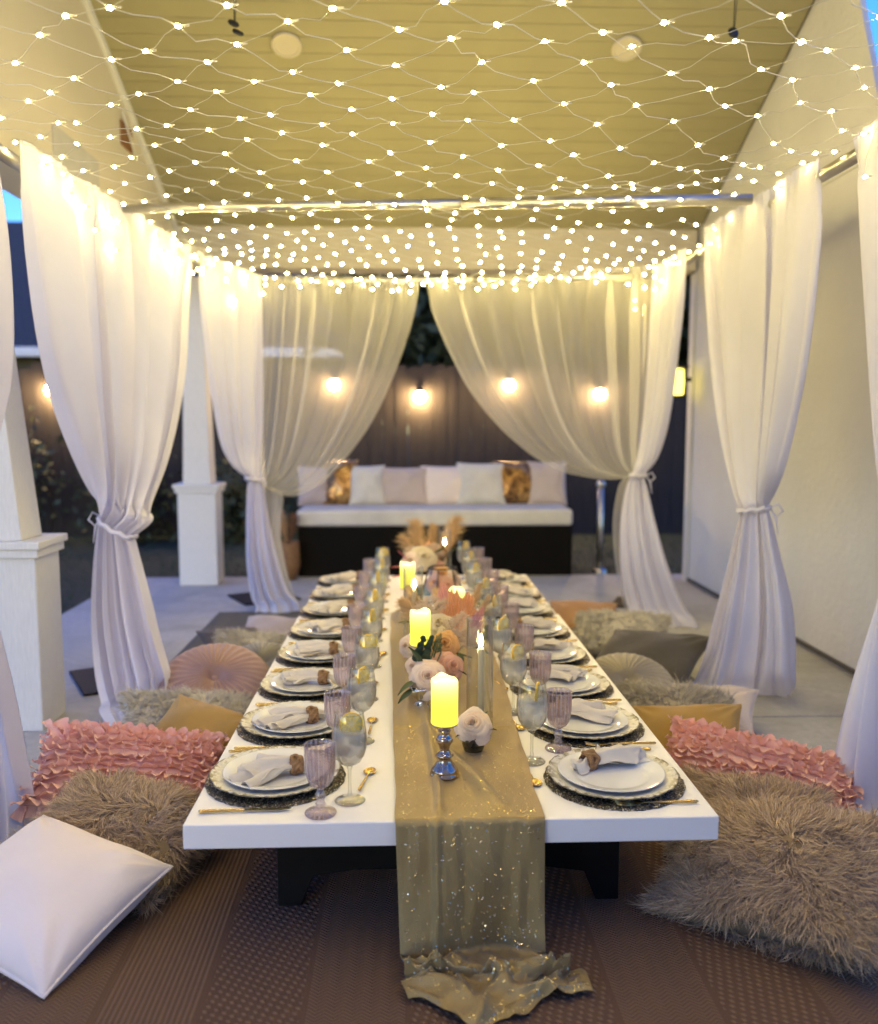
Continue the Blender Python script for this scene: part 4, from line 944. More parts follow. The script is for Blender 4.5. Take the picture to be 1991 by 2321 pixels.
# glasses
wine_t = thing('wine_glass', 'x', 'wine glass')
bowl = [(.0045, .088), (.014, .090), (.026, .098), (.0365, .114), (.0415, .134), (.0425, .150), (.0410, .172), (.0375, .198), (.0345, .218), (.0340, .2195), (.0335, .218)]
wb_ = MB().lathe(bowl, 48); wb_.tube([(.0338*math.cos(a), .0338*math.sin(a), .2195) for a in np.linspace(0, 2*PI, 48, endpoint=False)], .0007, 5, closed=True)
build('bowl', wb_, M['glass'], wine_t)
build('stem', MB().lathe([(.0001, .0045), (.0370, .0), (.0375, .0015), (.030, .004), (.012, .0075), (.0055, .014), (.0040, .028), (.0036, .055), (.0046, .078), (.0085, .0885), (.0001, .091)], 36), M['glass'], wine_t)
wi = [(r - .0012, z + .0012) for r, z in bowl[1:7]]
build('water', MB().lathe([(.0001, .091)] + wi + [(.0396, .178), (.0001, .178)], 40), M['water'], wine_t)
g = random.Random(4); ic = MB()
for k in range(5):
    a = g.uniform(0, 6.28); m = Matrix.Translation((math.cos(a)*.017, math.sin(a)*.017, .150 + .007*k)) @ Euler((g.uniform(0, 3), g.uniform(0, 3), g.uniform(0, 3))).to_matrix().to_4x4()
    ic.box(-.0105, .0105, -.0105, .0105, -.0105, .0105, m)
build('ice', ic, M['ice'], wine_t, False, .002)
gob_t = thing('goblet', 'x', 'goblet')
def rib(r, z, t):
    if z < .070 or z > .158: return r, z
    k = math.sin((z - .070)/.088*PI)**.5
    return r*(1 + .075*k*abs(math.cos(t*9)) - .04*k) + .0007*math.sin(z*900 + t*18)*k, z
gb = [(.006, .060), (.012, .0635), (.022, .070), (.0285, .080), (.0325, .095), (.0345, .115), (.0355, .138), (.0362, .158), (.0372, .164), (.0368, .1665), (.0350, .165), (.0340, .155), (.0330, .125), (.0295, .090), (.020, .075), (.0001, .070)]
build('bowl', MB().lathe(gb, 108, mod=rib), M['pink_glass'], gob_t)
build('stem', MB().lathe([(.0001, .004), (.036, .0), (.0375, .002), (.036, .005), (.022, .010), (.0115, .015), (.0095, .020), (.0125, .024), (.0095, .029), (.0085, .034), (.0120, .041), (.0125, .047), (.0085, .054), (.0075, .060), (.0001, .062)], 40), M['pink_glass'], gob_t)
lem_t = thing('lemon_slice', 'x', 'lemon slice')
lr = .0285
rim_ = [(lr - .003, -.0028), (lr - .0005, -.0026), (lr, 0), (lr - .0005, .0026), (lr - .003, .0028)]
def up_y(mb): mb.v = [(x, -z, y) for (x, y, z) in mb.v]; return mb
build('peel', up_y(MB().lathe(rim_, 40)), M['peel'], lem_t)
build('pith', up_y(MB().lathe([(.0001, -.0024), (lr - .003, -.0024), (lr - .003, .0024), (.0001, .0024)], 40)), basic('lemon_pith', (.80, .70, .42), .5), lem_t)
sg = MB()
for k in range(9):
    a0, a1 = 2*PI*k/9 + .06, 2*PI*(k + 1)/9 - .06; o = [(math.cos((a0 + a1)/2)*.003, math.sin((a0 + a1)/2)*.003)] + [(math.cos(lerp(a0, a1, q/5))*(lr - .0048), math.sin(lerp(a0, a1, q/5))*(lr - .0048)) for q in range(6)]
    sg.prism(o, 'z', -.0032, .0032)
build('flesh', up_y(sg), M['lemon'], lem_t, False)

ORD = ['nearest', 'second', 'third', 'fourth', 'fifth', 'sixth', 'seventh', 'farthest']
LY = [2.17 + .387*i for i in range(8)]; RY = [2.125 + .39*i for i in range(8)]
gg = random.Random(99)
lem_yaw = {('left', 0): .15, ('left', 1): 1.0, ('left', 2): .1, ('left', 3): 1.25, ('left', 4): 1.3, ('left', 5): 1.3, ('left', 6): 1.2, ('left', 7): .2, ('right', 0): 1.25, ('right', 1): .75, ('right', 2): .7, ('right', 3): 1.2, ('right', 4): 1.0, ('right', 5): .9, ('right', 6): 1.1, ('right', 7): .9}
for side in ('left', 'right'):
    s = 1 if side == 'left' else -1
    for i in range(8):
        wh = 'at the %s setting, %s side' % (ORD[i], side)
        y = (LY if s > 0 else RY)[i] + gg.uniform(-.006, .006); x = (-.333 if s > 0 else .527) + gg.uniform(-.004, .004)
        z = TZ + (.004 if y > TJ else 0.) + .0006
        rz = gg.uniform(0, 6.28)
        place(mat_t, (x, y, z), (0, 0, rz), 'round glittering dark metallic placemat ' + wh, 'round metallic placemats')
        z1 = z + .0046
        cxo = gg.uniform(-.004, .004); place(char_t, (x + cxo, y + .004, z1), (0, 0, gg.uniform(0, 6.28)), 'distressed ivory charger plate with ornate rim ' + wh, 'distressed ivory charger plates')
        z2 = z1 + .0058; place(din_t, (x + cxo + .002*s, y + .006, z2), (0, 0, 0), 'glossy white dinner plate ' + wh, 'white dinner plates')
        z3 = z2 + .0045
        if s > 0: nx, ny, na = x + .060 + gg.uniform(-.015, .012), y + .004 + gg.uniform(-.02, .02), gg.uniform(-.15, .35)
        elif i == 0: nx, ny, na = x - .052, y + .045, PI + .50
        else: nx, ny, na = x - .045 + gg.uniform(-.02, .0), y + .055 + gg.uniform(-.015, .02), PI + gg.uniform(-.05, .3)
        napkin(i*2 + (0 if s > 0 else 1), 'beige linen napkin pulled through a braided ring ' + wh, (nx, ny, z3), na)
        ring('brown braided leather napkin ring ' + wh, (nx, ny, z3 + .0005), na)
        if s > 0:
            place(knife_t, (x - .152 + gg.uniform(-.006, .006), y - .196 if i == 0 else y - .188, z), (0, 0, gg.uniform(-.03, .05)), 'gold handled knife ' + wh, 'gold handled knives')
            place(fork_t, (x - .155 + gg.uniform(-.008, .008), y + .168, z + .0035), (0, 0, gg.uniform(.02, .13)), 'gold fork ' + wh, 'gold forks')
            place(spoon_t, (x + .215 + gg.uniform(-.005, .005), y - .085 + gg.uniform(-.01, .01), z), (0, 0, PI/2 - gg.uniform(.0, .2)), 'gold spoon beside the glasses ' + wh, 'gold spoons')
            gx, gy, wx, wy = x + .134, y - .204, x + .200, y - .139
        else:
            place(fork_t, (x + .172 + gg.uniform(-.006, .006), y - .140 if i == 0 else y - .165, z + .0003 if i == 0 else z + .004), (0, 0, PI + gg.uniform(-.06, .04)), 'gold fork ' + wh, 'gold forks')
            place(knife_t, (x + .150 + gg.uniform(-.006, .006), y + .196, z), (0, 0, PI + gg.uniform(-.04, .03)), 'gold handled knife ' + wh, 'gold handled knives')
            place(spoon_t, (x - .222 + gg.uniform(-.005, .005), y + .105, z), (0, 0, -PI/2 + gg.uniform(.1, .3)), 'gold spoon beside the glasses ' + wh, 'gold spoons')
            gx, gy, wx, wy = x - .101, y + .222, x - .194, y + .135
        if abs(gy - TJ) < .03: gy += .05
        place(gob_t, (gx + gg.uniform(-.005, .005), gy + gg.uniform(-.006, .006), z), (0, 0, gg.uniform(0, 6.28)), 'pink ribbed glass goblet ' + wh, 'pink ribbed goblets')
        wx += gg.uniform(-.005, .005); wy += gg.uniform(-.006, .006)
        place(wine_t, (wx, wy, z), (0, 0, gg.uniform(0, 6.28)), 'stemmed wine glass of iced water ' + wh, 'wine glasses of iced water')
        yw = lem_yaw[(side, i)]
        place(lem_t, (wx + (.006 if s > 0 else .012), wy - .010, z + .193), (gg.uniform(-.12, .05), gg.uniform(-.3, .3), yw), 'lemon slice in the wine glass ' + wh, 'lemon slices in the glasses')

# ------------------------------------------------------------------ candles, vases, flowers
can_t = thing('pillar_candle', 'x', 'candle')
def cmod(r, z, t): return r, z + (.0045*math.sin(t*2 + .8) + .002*math.sin(t*5) if z > .1095 else 0)
build('wax', MB().lathe([(.0001, 0), (.034, 0), (.0355, .004), (.0345, .010), (.0345, .108), (.0335, .1145), (.0310, .1165), (.028, .113), (.027, .105)], 44, mod=cmod), M['candle'], can_t)
build('glow', MB().lathe([(.0275, .1065), (.018, .103), (.0001, .102)], 30), M['candle_top'], can_t)
hol_t = thing('candle_holder', 'x', 'candle holder')
build('stand', MB().lathe([(.0001, 0), (.037, 0), (.0385, .003), (.037, .008), (.034, .011), (.035, .014), (.032, .020), (.022, .034), (.0165, .044), (.0180, .049), (.0235, .053), (.0190, .058), (.0130, .064), (.0125, .072), (.0145, .080), (.0205, .088), (.0225, .096), (.0190, .104), (.0130, .109), (.0150, .114), (.0170, .119), (.0120, .124), (.0160, .129), (.0330, .134), (.0345, .137), (.0001, .138)], 44), M['antique'], hol_t)
def candle(x, y, hz, wh, holder=True):
    z = TZ + .0085 + (.0 if y < TJ else -.004)
    if holder:
        h = place(hol_t, (x, y, z), (0, 0, 0), 'antique metal candle holder ' + wh, 'antique metal candle holders')
        if hz != .138: h.scale = (1, 1, hz/.138)
    place(can_t, (x, y, z + hz + .0005), (0, 0, gg.uniform(0, 6.28)), 'glowing yellow pillar candle ' + wh, 'glowing pillar candles')
candle(.095, 2.155, .138, 'nearest on the runner, beside the pink rose')
candle(.045, 2.90, .150, 'behind the big blush rose and eucalyptus')
p4 = aty(924, 1191, 3.55); candle(p4.x, 3.55, p4.z - TZ - .116 - .0085, 'behind the orange palm leaves')
p3 = aty(825, 1188, 4.0); candle(p3.x, 3.99, p3.z - TZ - .0085, 'left of the second glass cylinder, near the far roses')
# glass cylinders with taper candles
cyl_t = thing('glass_cylinder', 'x', 'vase')
build('wall', MB().lathe([(.0385, .004), (.0395, .006), (.0395, .327), (.0402, .330), (.0395, .3315), (.0378, .330), (.0378, .008), (.0001, .008)], 48), M['cyl_glass'], cyl_t)
build('base', MB().lathe([(.0001, 0), (.037, 0), (.0385, .003), (.0385, .0075), (.0001, .0078)], 40), M['cyl_glass'], cyl_t)
tap_t = thing('taper_candle', 'x', 'candle')
build('wax', MB().lathe([(.0001, 0), (.011, 0), (.0105, .02), (.0095, .225), (.0075, .232), (.0001, .233)], 24), M['wax'], tap_t)
build('wick', MB().tube([(0, 0, .232), (.0004, 0, .240)], .0009, 5), M['black_iron'], tap_t)
build('flame', MB().lathe([(.0001, .236), (.0045, .242), (.0060, .250), (.0042, .262), (.0015, .272), (.0001, .277)], 16), M['flame'], tap_t)
for (x, y, hs_, wh) in ((.214, 2.50, 1.0, 'right of the big blush rose'), (.026, 3.40, 1.02, 'left of the orange palm leaves'), (.20, 4.62, 1.0, 'farthest, behind the glass lantern')):
    zz = TZ + .0085
    c = place(cyl_t, (x, y, zz), (0, 0, 0), 'tall clear glass cylinder vase ' + wh, 'tall glass cylinders with tapers')
    place(tap_t, (x + .004, y, zz + .0085), (0, 0, 0), 'slim lit taper candle in the glass cylinder ' + wh, 'lit taper candles')
# flowers
def petal_mat(name, a, b, glow=.22):
    q = NT(name); g_ = q.n('NewGeometry').outputs['Random Per Island']
    c = q.mix(q.math('MULTIPLY', g_, .9), a, b); tl = q.n('BsdfTranslucent'); q.put(tl.inputs[0], c)
    return q.done(q.mixs(glow, q.prin(c, .6, 0., Sheen_Weight=.2), tl.outputs[0]))
M['r_blush'] = petal_mat('blush_petal', (.84, .61, .45), (.88, .74, .60)); M['r_peach'] = petal_mat('peach_petal', (.72, .36, .22), (.74, .44, .30))
M['r_orange'] = petal_mat('amber_petal', (.68, .33, .09), (.72, .40, .14)); M['r_cream'] = petal_mat('cream_petal', (.74, .60, .36), (.78, .66, .44))
M['green'] = basic('green_leaf', (.035, .065, .022), .5, var=.35, vs=40.); M['euca'] = basic('eucalyptus_leaf', (.028, .055, .03), .55, var=.3, vs=30.)
M['pampas'] = petal_mat('pampas_plume', (.52, .34, .16), (.74, .55, .32), .4); M['palm'] = petal_mat('dyed_palm', (.74, .34, .14), (.80, .48, .26), .3)
M['palm_pink'] = petal_mat('pink_palm', (.66, .30, .26), (.72, .42, .36), .3); M['fern'] = basic('dried_fern', (.66, .50, .34), .7, var=.15); M['brown_leaf'] = petal_mat('brown_leaf', (.20, .09, .04), (.34, .17, .08), .2)
def rose_mesh(R, seed, mt, n=30):
    g = random.Random(seed); mb = MB()
    for k in range(n):
        op = (k/(n - 1))**.9; ang = k*2.39996 + g.uniform(-.25, .25); spread = lerp(1.5, .82, op) + g.uniform(-.06, .06)
        rad0, rad1 = R*lerp(.02, .30, op), R*lerp(.045, 1.0, op**1.12); zt = R*lerp(.66, -.02, op**1.2) + g.uniform(-.03, .03)*R; curl = lerp(.0, .42, op)*R; tl_ = g.uniform(-.10, .16)*R*op
        j = g.uniform(-.06, .06)
        def fn(u, v, ang=ang, spread=spread, rad0=rad0, rad1=rad1, zt=zt, curl=curl, op=op, j=j, tl_=tl_):
            s = 2*u - 1; th = ang + s*spread*(.35 + .65*math.sin(min(1, v*1.15)*PI*.5))
            rr = lerp(rad0, rad1, v**lerp(.9, 1.15, op)); z = -R*.42 + (zt + R*.42)*(1 - (1 - v)**1.8)
            tip = max(0, v - .72)/.28; z -= curl*tip**2*(.8 + .5*abs(s)); rr += .16*R*op*tip - .07*R*op*s*s*v
            z -= .12*R*(abs(s)**3)*v; rr *= 1 + .05*math.sin(s*5 + ang*3)*v*op
            return Vector((rr*math.cos(th), rr*math.sin(th), z + j*R*v + tl_*v*v))
        mb.grid(9, 8, fn)
    return mb.mesh('rose', mt)
def look(o, c, R=None, face=None, tw=0.):
    f = (Vector(face) if face is not None else (EYE - Vector(c))).normalized()
    o.location = c; o.rotation_euler = (f.to_track_quat('Z', 'Y') @ Euler((0, 0, tw)).to_quaternion()).to_euler()
ROSES = {}
def rose(parent, px, py, yy, R, mt, seed, up=.5, side=0., off=0.):
    key = (mt, seed % 3)
    if key not in ROSES: ROSES[key] = rose_mesh(.05, seed, M[mt])
    c = aty(px, py, yy) - parent.location
    o = link('rose', ROSES[key], parent); d = (EYE - aty(px, py, yy)).normalized() + Vector((side, 0, up)); look(o, c, None, d, seed); o.scale = (R/.05,)*3
    return o
def leaf_mb(L, W, bend=.3):
    return lambda: None
def leaves(parent, lst, mt, name='leaf'):
    for (a, d, L, W, bend) in lst:
        d = Vector(d).normalized(); sd = d.cross(Vector((0, 0, 1))); sd = sd.normalized() if sd.length > 1e-3 else Vector((1, 0, 0)); nn = sd.cross(d)
        def fn(u, v, a=Vector(a), d=d, sd=sd, nn=nn, L=L, W=W, bend=bend):
            s = 2*u - 1; w_ = W*math.sin(PI*min(1., v**.8))*(1 - .15*v)
            return a + d*(L*v) + sd*(w_*s) + nn*(-bend*L*v*v + .25*W*s*s)
        build(name, MB().grid(5, 9, fn), mt, parent)
def stem(parent, p, q, r=.0025): build('stem', MB().tube([p, Vector(p).lerp(Vector(q), .5) + Vector((.004, 0, .0)), q], r, 6), M['green'], parent)
def plume(parent, base, tip, wd, mt, seed, n=520):
    """a feathery plume: many fine drooping hairs along a bent stalk"""
    g = np.random.default_rng(seed); b, t_ = np.array(base), np.array(tip); ax = t_ - b; Ln = np.linalg.norm(ax); ax /= Ln
    k = g.uniform(.12, 1, n); P = b + ax*(k*Ln)[:, None]; prof = np.sin(np.clip((k - .1)/.92, 0, 1)*PI)**.6
    d = g.normal(0, 1, (n, 3)); d -= (d@ax)[:, None]*ax*.9; d /= np.linalg.norm(d, axis=1)[:, None]; d = d*.55 + ax*.9
    l = (wd*prof*g.uniform(.7, 1.5, n))[:, None]; s = np.cross(d, g.normal(0, 1, (n, 3))); s /= np.linalg.norm(s, axis=1)[:, None]; w_ = .0011
    p1 = P + d*l*.6; p2 = P + d*l + np.array([0, 0, -.35])*l*.5
    V = np.stack([P - s*w_, P + s*w_, p1 + s*w_, p1 - s*w_, p2], 1).reshape(-1, 3); i0 = np.arange(n)*5
    o = np_mesh('pampas_plume', V, np.stack([i0, i0 + 1, i0 + 2, i0 + 3], 1), np.stack([i0 + 3, i0 + 2, i0 + 4], 1), mt, parent); o['kind'] = 'stuff'
    build('stem', MB().tube([tuple(b), tuple(b + ax*Ln*.95)], [.002, .0008], 5), M['fern'], parent)
def palm(parent, base, tip, wd, mt, n=13, seed=0):
    """a trimmed pleated palm spear"""
    b, t_ = Vector(base), Vector(tip); ax = t_ - b; sd = ax.cross(Vector((0, 1, 0))).normalized(); nn = sd.cross(ax).normalized(); g = random.Random(seed)
    L = [g.uniform(.88, 1.06) for _ in range(2*n + 1)]
    def fn(u, v):
        k = round(u*2*n); s = u*2 - 1; e = 1 - .42*abs(s)**1.5
        return b + ax*(v*e*L[k]) + sd*(s*wd*(.10 + .9*v**.75)*(1 - .18*v*v)) + nn*((.0045 if k % 2 else -.0045)*(v**.5) + .02*s*s*v)
    build('palm_leaf', MB().grid(2*n + 1, 9, fn), mt, parent, False)
def fern(parent, base, tip, wd, seed, mt=None):
    g = random.Random(seed); b, t_ = Vector(base), Vector(tip); ax = t_ - b; sd = ax.cross(Vector((0, 1, 0))).normalized(); mb = MB()
    mb.tube([b, b + ax*.5, t_], [.0026, .0020, .0010], 5)
    for k in range(11):
        f = .22 + .07*k
        for s in (-1, 1):
            p = b + ax*f; L = wd*(1.1 - f)*g.uniform(.8, 1.15); d = (sd*s + ax.normalized()*.75 + Vector((0, g.uniform(-.5, .5), 0))).normalized(); q = p + d*L
            mb.tube([p, q], [.0017, .0011], 4)
            for m in range(4):
                pp = p.lerp(q, .3 + .2*m)
                for s2 in (-1, 1): mb.tube([pp, pp + (d*.6 + ax.normalized()*.5*s2 + sd*s*.2 + Vector((0, g.uniform(-.4, .4), .1))).normalized()*L*.28], [.0016, .0014], 4)
    build('dried_fern', mb, mt or M['fern'], parent)
def euca(parent, base, tip, seed, n=8, r=.013):
    g = random.Random(seed); b, t_ = Vector(base), Vector(tip); ax = (t_ - b)
    sp = build('eucalyptus', MB().tube([b, b + ax*.5 + Vector((.004, 0, 0)), t_], [.0016, .0013, .0008], 5), M['green'], parent)
    for k in range(n):
        p = b + ax*((k + 1)/(n + .5))
        for s in (-1, 1):
            a = g.uniform(0, 6.28) if k % 2 else s*.3; d = Vector((s*math.cos(a*.3), .5*math.sin(a), .35)).normalized(); c = p + d*r*1.1; rr = r*(1.15 - .55*k/n)
            u1 = d; u2 = d.cross(Vector((0, 1, .3))).normalized()
            vs = [c + u1*(rr*math.cos(q*PI/5)) + u2*(rr*math.sin(q*PI/5)) for q in range(10)] + [c + u1.cross(u2)*.003]
            build('leaf', MB().add(vs, [(q, (q+1) % 10, 10) for q in range(10)]), M['euca'], sp)
TT = TZ + .0085
# single pink rose in a small dark faceted vase
fv = thing('bud_vase', 'small dark faceted glass vase under the single pink rose', 'vase', None, (.182, 2.318, TT))
def fac(r, z, t): return r*(1 + .05*math.cos(t*9 + z*240)*(1 if z > .004 else 0)), z
build('glass', MB().lathe([(.0001, 0), (.022, 0), (.027, .004), (.032, .022), (.0325, .036), (.029, .052), (.030, .056), (.027, .054), (.029, .034), (.024, .008), (.0001, .006)], 54, mod=fac), M['smoke_glass'], fv)
s1 = thing('single_rose', 'single pale pink rose in the small dark vase beside the near candle', 'rose', None, (.182, 2.318, TT + .02))
stem(s1, (0, 0, -.01), (0, 0, .05)); rose(s1, 957, 1466, 2.31, .050, 'r_blush', 1, .55, -.15)
leaves(s1, [((0, 0, .035), (.7, -.1, .35), .06, .014, .4), ((0, 0, .035), (-.75, -.2, .12), .05, .012, .4), ((0, .01, .04), (.5, .3, .8), .06, .012, .3)], M['green'])
# silver bud vase with the big blush rose
sv = thing('bud_vase', 'small silver footed vase under the big blush rose', 'vase', None, (.042, 2.70, TT))
build('cup', MB().lathe([(.0001, 0), (.030, 0), (.031, .003), (.022, .008), (.009, .016), (.010, .022), (.022, .034), (.030, .055), (.031, .068), (.029, .066), (.020, .038), (.0001, .028)], 40), basic('silver', (.75, .74, .72), .12, 1., var=.05), sv)
s2 = thing('rose_bunch', 'bunch with one big blush rose, peach and amber roses and dark green leaves', 'flowers', None, (.042, 2.70, TT + .03))
stem(s2, (0, 0, 0), (.02, 0, .09)); stem(s2, (0, .01, 0), (.07, .10, .12)); stem(s2, (0, .01, 0), (.06, .2, .15))
rose(s2, 866, 1370, 2.70, .060, 'r_blush', 4, .25, -.05); rose(s2, 912, 1348, 2.80, .052, 'r_peach', 2, .2, .5); rose(s2, 900, 1304, 2.88, .050, 'r_orange', 3, .35, -.05)
rose(s2, 838, 1348, 2.80, .036, 'r_blush', 5, .2, -.6)
leaves(s2, [((-.01, 0, .05), (-.55, -.3, .0), .07, .018, .5), ((-.02, -.01, .03), (-.6, -.4, -.35), .07, .017, .1), ((.0, .05, .09), (-.25, -.25, .9), .085, .02, .3), ((.08, .1, .07), (.8, .1, -.1), .08, .018, .3), ((.09, .2, .08), (.9, .2, .1), .09, .02, .3)], M['green'])
q = aty(850, 1340, 2.76) - s2.location; q2 = aty(866, 1290, 2.80) - s2.location; euca(s2, q, q2, 3, 7, .014)
q = aty(878, 1330, 2.78) - s2.location; q2 = aty(893, 1280, 2.84) - s2.location; fern(s2, q, q2, .022, 9, M['green'])
# the dried arrangement in the middle of the table
s3 = thing('flower_arrangement', 'dried arrangement of orange palm leaves, pampas and one cream rose mid table', 'flowers', None, (.14, 3.18, TT))
L3 = s3.location
def A(px, py, y): return aty(px, py, y) - L3
build('foam_tray', MB().lathe([(.0001, 0), (.07, 0), (.075, .02), (.07, .035), (.0001, .04)], 24), M['green'], s3)
rose(s3, 886, 1264, 3.05, .058, 'r_cream', 0, .7, .2); rose(s3, 908, 1288, 3.0, .04, 'r_cream', 6, .2, .5); rose(s3, 824, 1306, 3.02, .04, 'r_blush', 7, .2, -.6)
palm(s3, A(915, 1292, 3.22), A(918, 1188, 3.26), .065, M['palm'], 9, 1); palm(s3, A(930, 1285, 3.26), A(950, 1196, 3.32), .06, M['palm'], 8, 2); palm(s3, A(905, 1275, 3.3), A(896, 1172, 3.36), .04, M['palm_pink'], 6, 3); palm(s3, A(950, 1300, 3.18), A(978, 1228, 3.2), .04, M['palm_pink'], 7, 4)
plume(s3, A(880, 1290, 3.2), A(812, 1215, 3.3), .055, M['pampas'], 1, 700); plume(s3, A(880, 1290, 3.25), A(826, 1188, 3.5), .055, M['pampas'], 2, 700); plume(s3, A(870, 1300, 3.15), A(832, 1240, 3.2), .05, M['pampas'], 3, 500)
plume(s3, A(935, 1290, 3.3), A(972, 1180, 3.5), .035, M['pampas'], 4, 600); plume(s3, A(945, 1290, 3.25), A(990, 1205, 3.35), .03, M['pampas'], 5, 400); plume(s3, A(910, 1290, 3.3), A(880, 1190, 3.45), .04, M['pampas'], 6, 500)
fern(s3, A(880, 1265, 3.1), A(868, 1205, 3.12), .085, 2); fern(s3, A(870, 1270, 3.1), A(850, 1222, 3.1), .06, 3); fern(s3, A(905, 1310, 2.98), A(945, 1240, 3.0), .085, 4); fern(s3, A(900, 1320, 2.96), A(930, 1275, 2.95), .06, 5); fern(s3, A(925, 1320, 2.98), A(968, 1270, 3.0), .055, 8)
leaves(s3, [(A(945, 1310, 3.05), (.9, -.1, .05), .08, .024, .4), (A(890, 1285, 3.2), (-.1, 0, 1), .10, .024, .2), (A(835, 1262, 3.1), (-.7, -.2, .4), .05, .014, .4)], M['green'])
euca(s3, A(985, 1300, 3.1), A(1002, 1250, 3.12), 5, 5, .014)
# far arrangement
s4 = thing('flower_arrangement', 'far arrangement of pale roses, brown leaves and tall pampas at the table end', 'flowers', None, (.10, 4.55, TT - .004))
L3 = s4.location
build('foam_tray', MB().lathe([(.0001, 0), (.07, 0), (.075, .02), (.07, .035), (.0001, .04)], 24), M['green'], s4)
rose(s4, 858, 1128, 4.42, .066, 'r_cream', 8, .3, .1); rose(s4, 832, 1134, 4.42, .058, 'r_blush', 9, .3, -.4); rose(s4, 885, 1150, 4.45, .05, 'r_peach', 10, .3, .2)
plume(s4, A(862, 1150, 4.6), A(838, 1058, 4.8), .10, M['pampas'], 11, 800); plume(s4, A(880, 1150, 4.6), A(925, 1052, 4.8), .10, M['pampas'], 12, 800); plume(s4, A(870, 1150, 4.6), A(812, 1085, 4.7), .07, M['pampas'], 13, 500); plume(s4, A(870, 1150, 4.7), A(878, 1062, 4.9), .07, M['pampas'], 14, 600)
palm(s4, A(850, 1140, 4.5), A(842, 1098, 4.52), .06, M['brown_leaf'], 6, 7); palm(s4, A(868, 1140, 4.52), A(868, 1092, 4.55), .06, M['palm'], 6, 8); palm(s4, A(885, 1140, 4.52), A(898, 1100, 4.55), .05, M['brown_leaf'], 6, 9)
fern(s4, A(870, 1135, 4.46), A(886, 1100, 4.48), .07, 6); fern(s4, A(840, 1130, 4.48), A(830, 1105, 4.48), .06, 7)
leaves(s4, [(A(822, 1150, 4.4), (-.9, -.2, .25), .08, .02, .2), (A(824, 1165, 4.4), (-.95, -.2, .02), .08, .02, .1), (A(828, 1140, 4.42), (-.5, -.1, .7), .09, .02, .1)], basic('pink_leaf', (.52, .12, .13), .5), 'pink_leaf')
leaves(s4, [(A(895, 1135, 4.5), (.5, -.1, .8), .10, .025, .3), (A(880, 1130, 4.5), (.2, -.2, .6), .09, .025, .4)], M['green'])
# geometric glass lantern with peach roses inside
gl = thing('glass_lantern', 'six sided glass lantern with black edges, narrower at its top', 'lantern', None, (.175, 4.22, TT - .004))
ed, pn = MB(), MB(); NB = 6; rb_, rt_ = .118, .070; hb_, ht_ = .0, .195
def hx(r, z, k): return Vector((r*math.cos(2*PI*k/NB + .2), r*math.sin(2*PI*k/NB + .2), z))
for k in range(NB):
    for (p, q) in ((hx(rb_, hb_ + .003, k), hx(rt_, ht_, k)), (hx(rb_, hb_ + .003, k), hx(rb_, hb_ + .003, k+1)), (hx(rt_, ht_, k), hx(rt_, ht_, k+1))): build('edge', MB().tube([p, q], .0034, 5), M['black_iron'], gl)
    build('pane', MB().add([hx(rb_*.985, hb_ + .005, k), hx(rb_*.985, hb_ + .005, k+1), hx(rt_*.985, ht_, k+1), hx(rt_*.985, ht_, k)], [(0, 1, 2, 3)]), M['cyl_glass'], gl, False)
s5 = thing('rose_posy', 'peach roses packed inside the glass lantern', 'flowers', None, (.175, 4.22, TT))
rose(s5, 882, 1180, 4.18, .05, 'r_peach', 11, .3, -.2); rose(s5, 905, 1185, 4.16, .05, 'r_peach', 12, .3, .1); rose(s5, 893, 1162, 4.22, .045, 'r_orange', 13, .4, 0); rose(s5, 918, 1168, 4.22, .042, 'r_blush', 14, .3, .4)
stem(s5, (0, 0, -.002), (0, 0, .07))

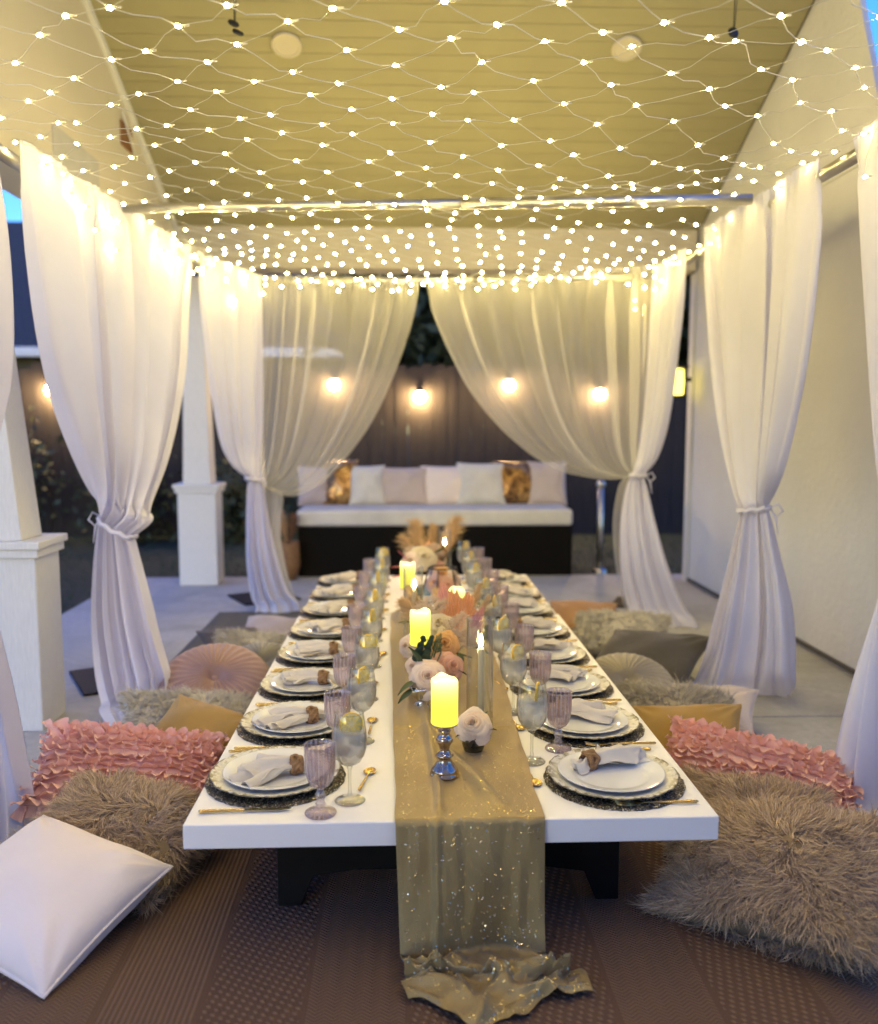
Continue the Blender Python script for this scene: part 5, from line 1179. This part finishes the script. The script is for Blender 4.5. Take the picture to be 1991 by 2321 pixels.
# ------------------------------------------------------------------ daybed beyond the patio
sx0, sx1, sy = -.86, 1.33, 6.90
sofa = thing('daybed', 'long black daybed with a white seat cushion behind the table', 'daybed', None, (0, 0, 0))
build('base', MB().box(sx0, sx1, sy, sy + .9, -.055, .40), M['sofa_black'], sofa, False, .01)
build('seat_cushion', MB().box(sx0 - .01, sx1 + .0, sy - .02, sy + .86, .402, .535), M['sofa_white'], sofa, False, .03, 0, 0, 3)
build('backrest', MB().box(sx0, sx1, sy + .80, sy + .92, .40, .78), M['sofa_black'], sofa, False, .02)
def foil():
    q = NT('bronze_foil_print'); v = q.noise(11., 3., .6, None, 1.5)
    c = q.ramp(v, [(.35, (.06, .03, .025)), (.5, (.34, .18, .06)), (.62, (.60, .38, .14)), (.75, (.14, .07, .05))]); return q.done(q.prin(c, .3, .7))
M['foil'] = foil()
for (px, py, wd, hh_, mt, lab, tw) in ((640, 990, .30, .34, 'lilac', 'pale lilac scatter cushion at the left end of the daybed', .1), (688, 988, .27, .40, 'foil', 'bronze patterned scatter cushion near the left end of the daybed', -.15), (742, 990, .30, .35, 'sofa_white', 'white scatter cushion leaning beside the left bronze one', .1), (815, 1000, .42, .33, 'blush', 'beige scatter cushion left of the middle of the daybed', 0), (908, 996, .44, .34, 'white_cotton', 'white scatter cushion right of the middle of the daybed', .05), (975, 986, .40, .37, 'sofa_white', 'tall white scatter cushion left of the right bronze one', -.05), (1047, 985, .36, .38, 'foil', 'bronze patterned scatter cushion near the right end of the daybed', .1), (1108, 985, .32, .38, 'blush', 'beige scatter cushion at the right end of the daybed', -.1)):
    p = aty(px, py, 7.36); cush('scatter_cushion', lab, M[mt], wd*1.04, hh_*1.0, .17, (p.x, 7.38 + (px % 7)*.012, .535 + hh_*.45), (R_(72), R_(0), tw), px*.1, group='scatter cushions on the daybed')
vs = thing('basket', 'small tan dried flower basket at the left end of the daybed', 'basket', None, (-.93, 6.86, .36))
vs.location = (-.93, 6.80, 0)
build('bowl', MB().lathe([(.0001, 0), (.07, 0), (.10, .12), (.09, .30), (.085, .30), (.09, .12), (.0001, .02)], 24), M['rattan'], vs)
plume(vs, (0, 0, .25), (-.05, 0, .52), .09, M['pampas'], 31, 500); plume(vs, (0, 0, .25), (.06, 0, .50), .09, M['brown_leaf'], 32, 400)
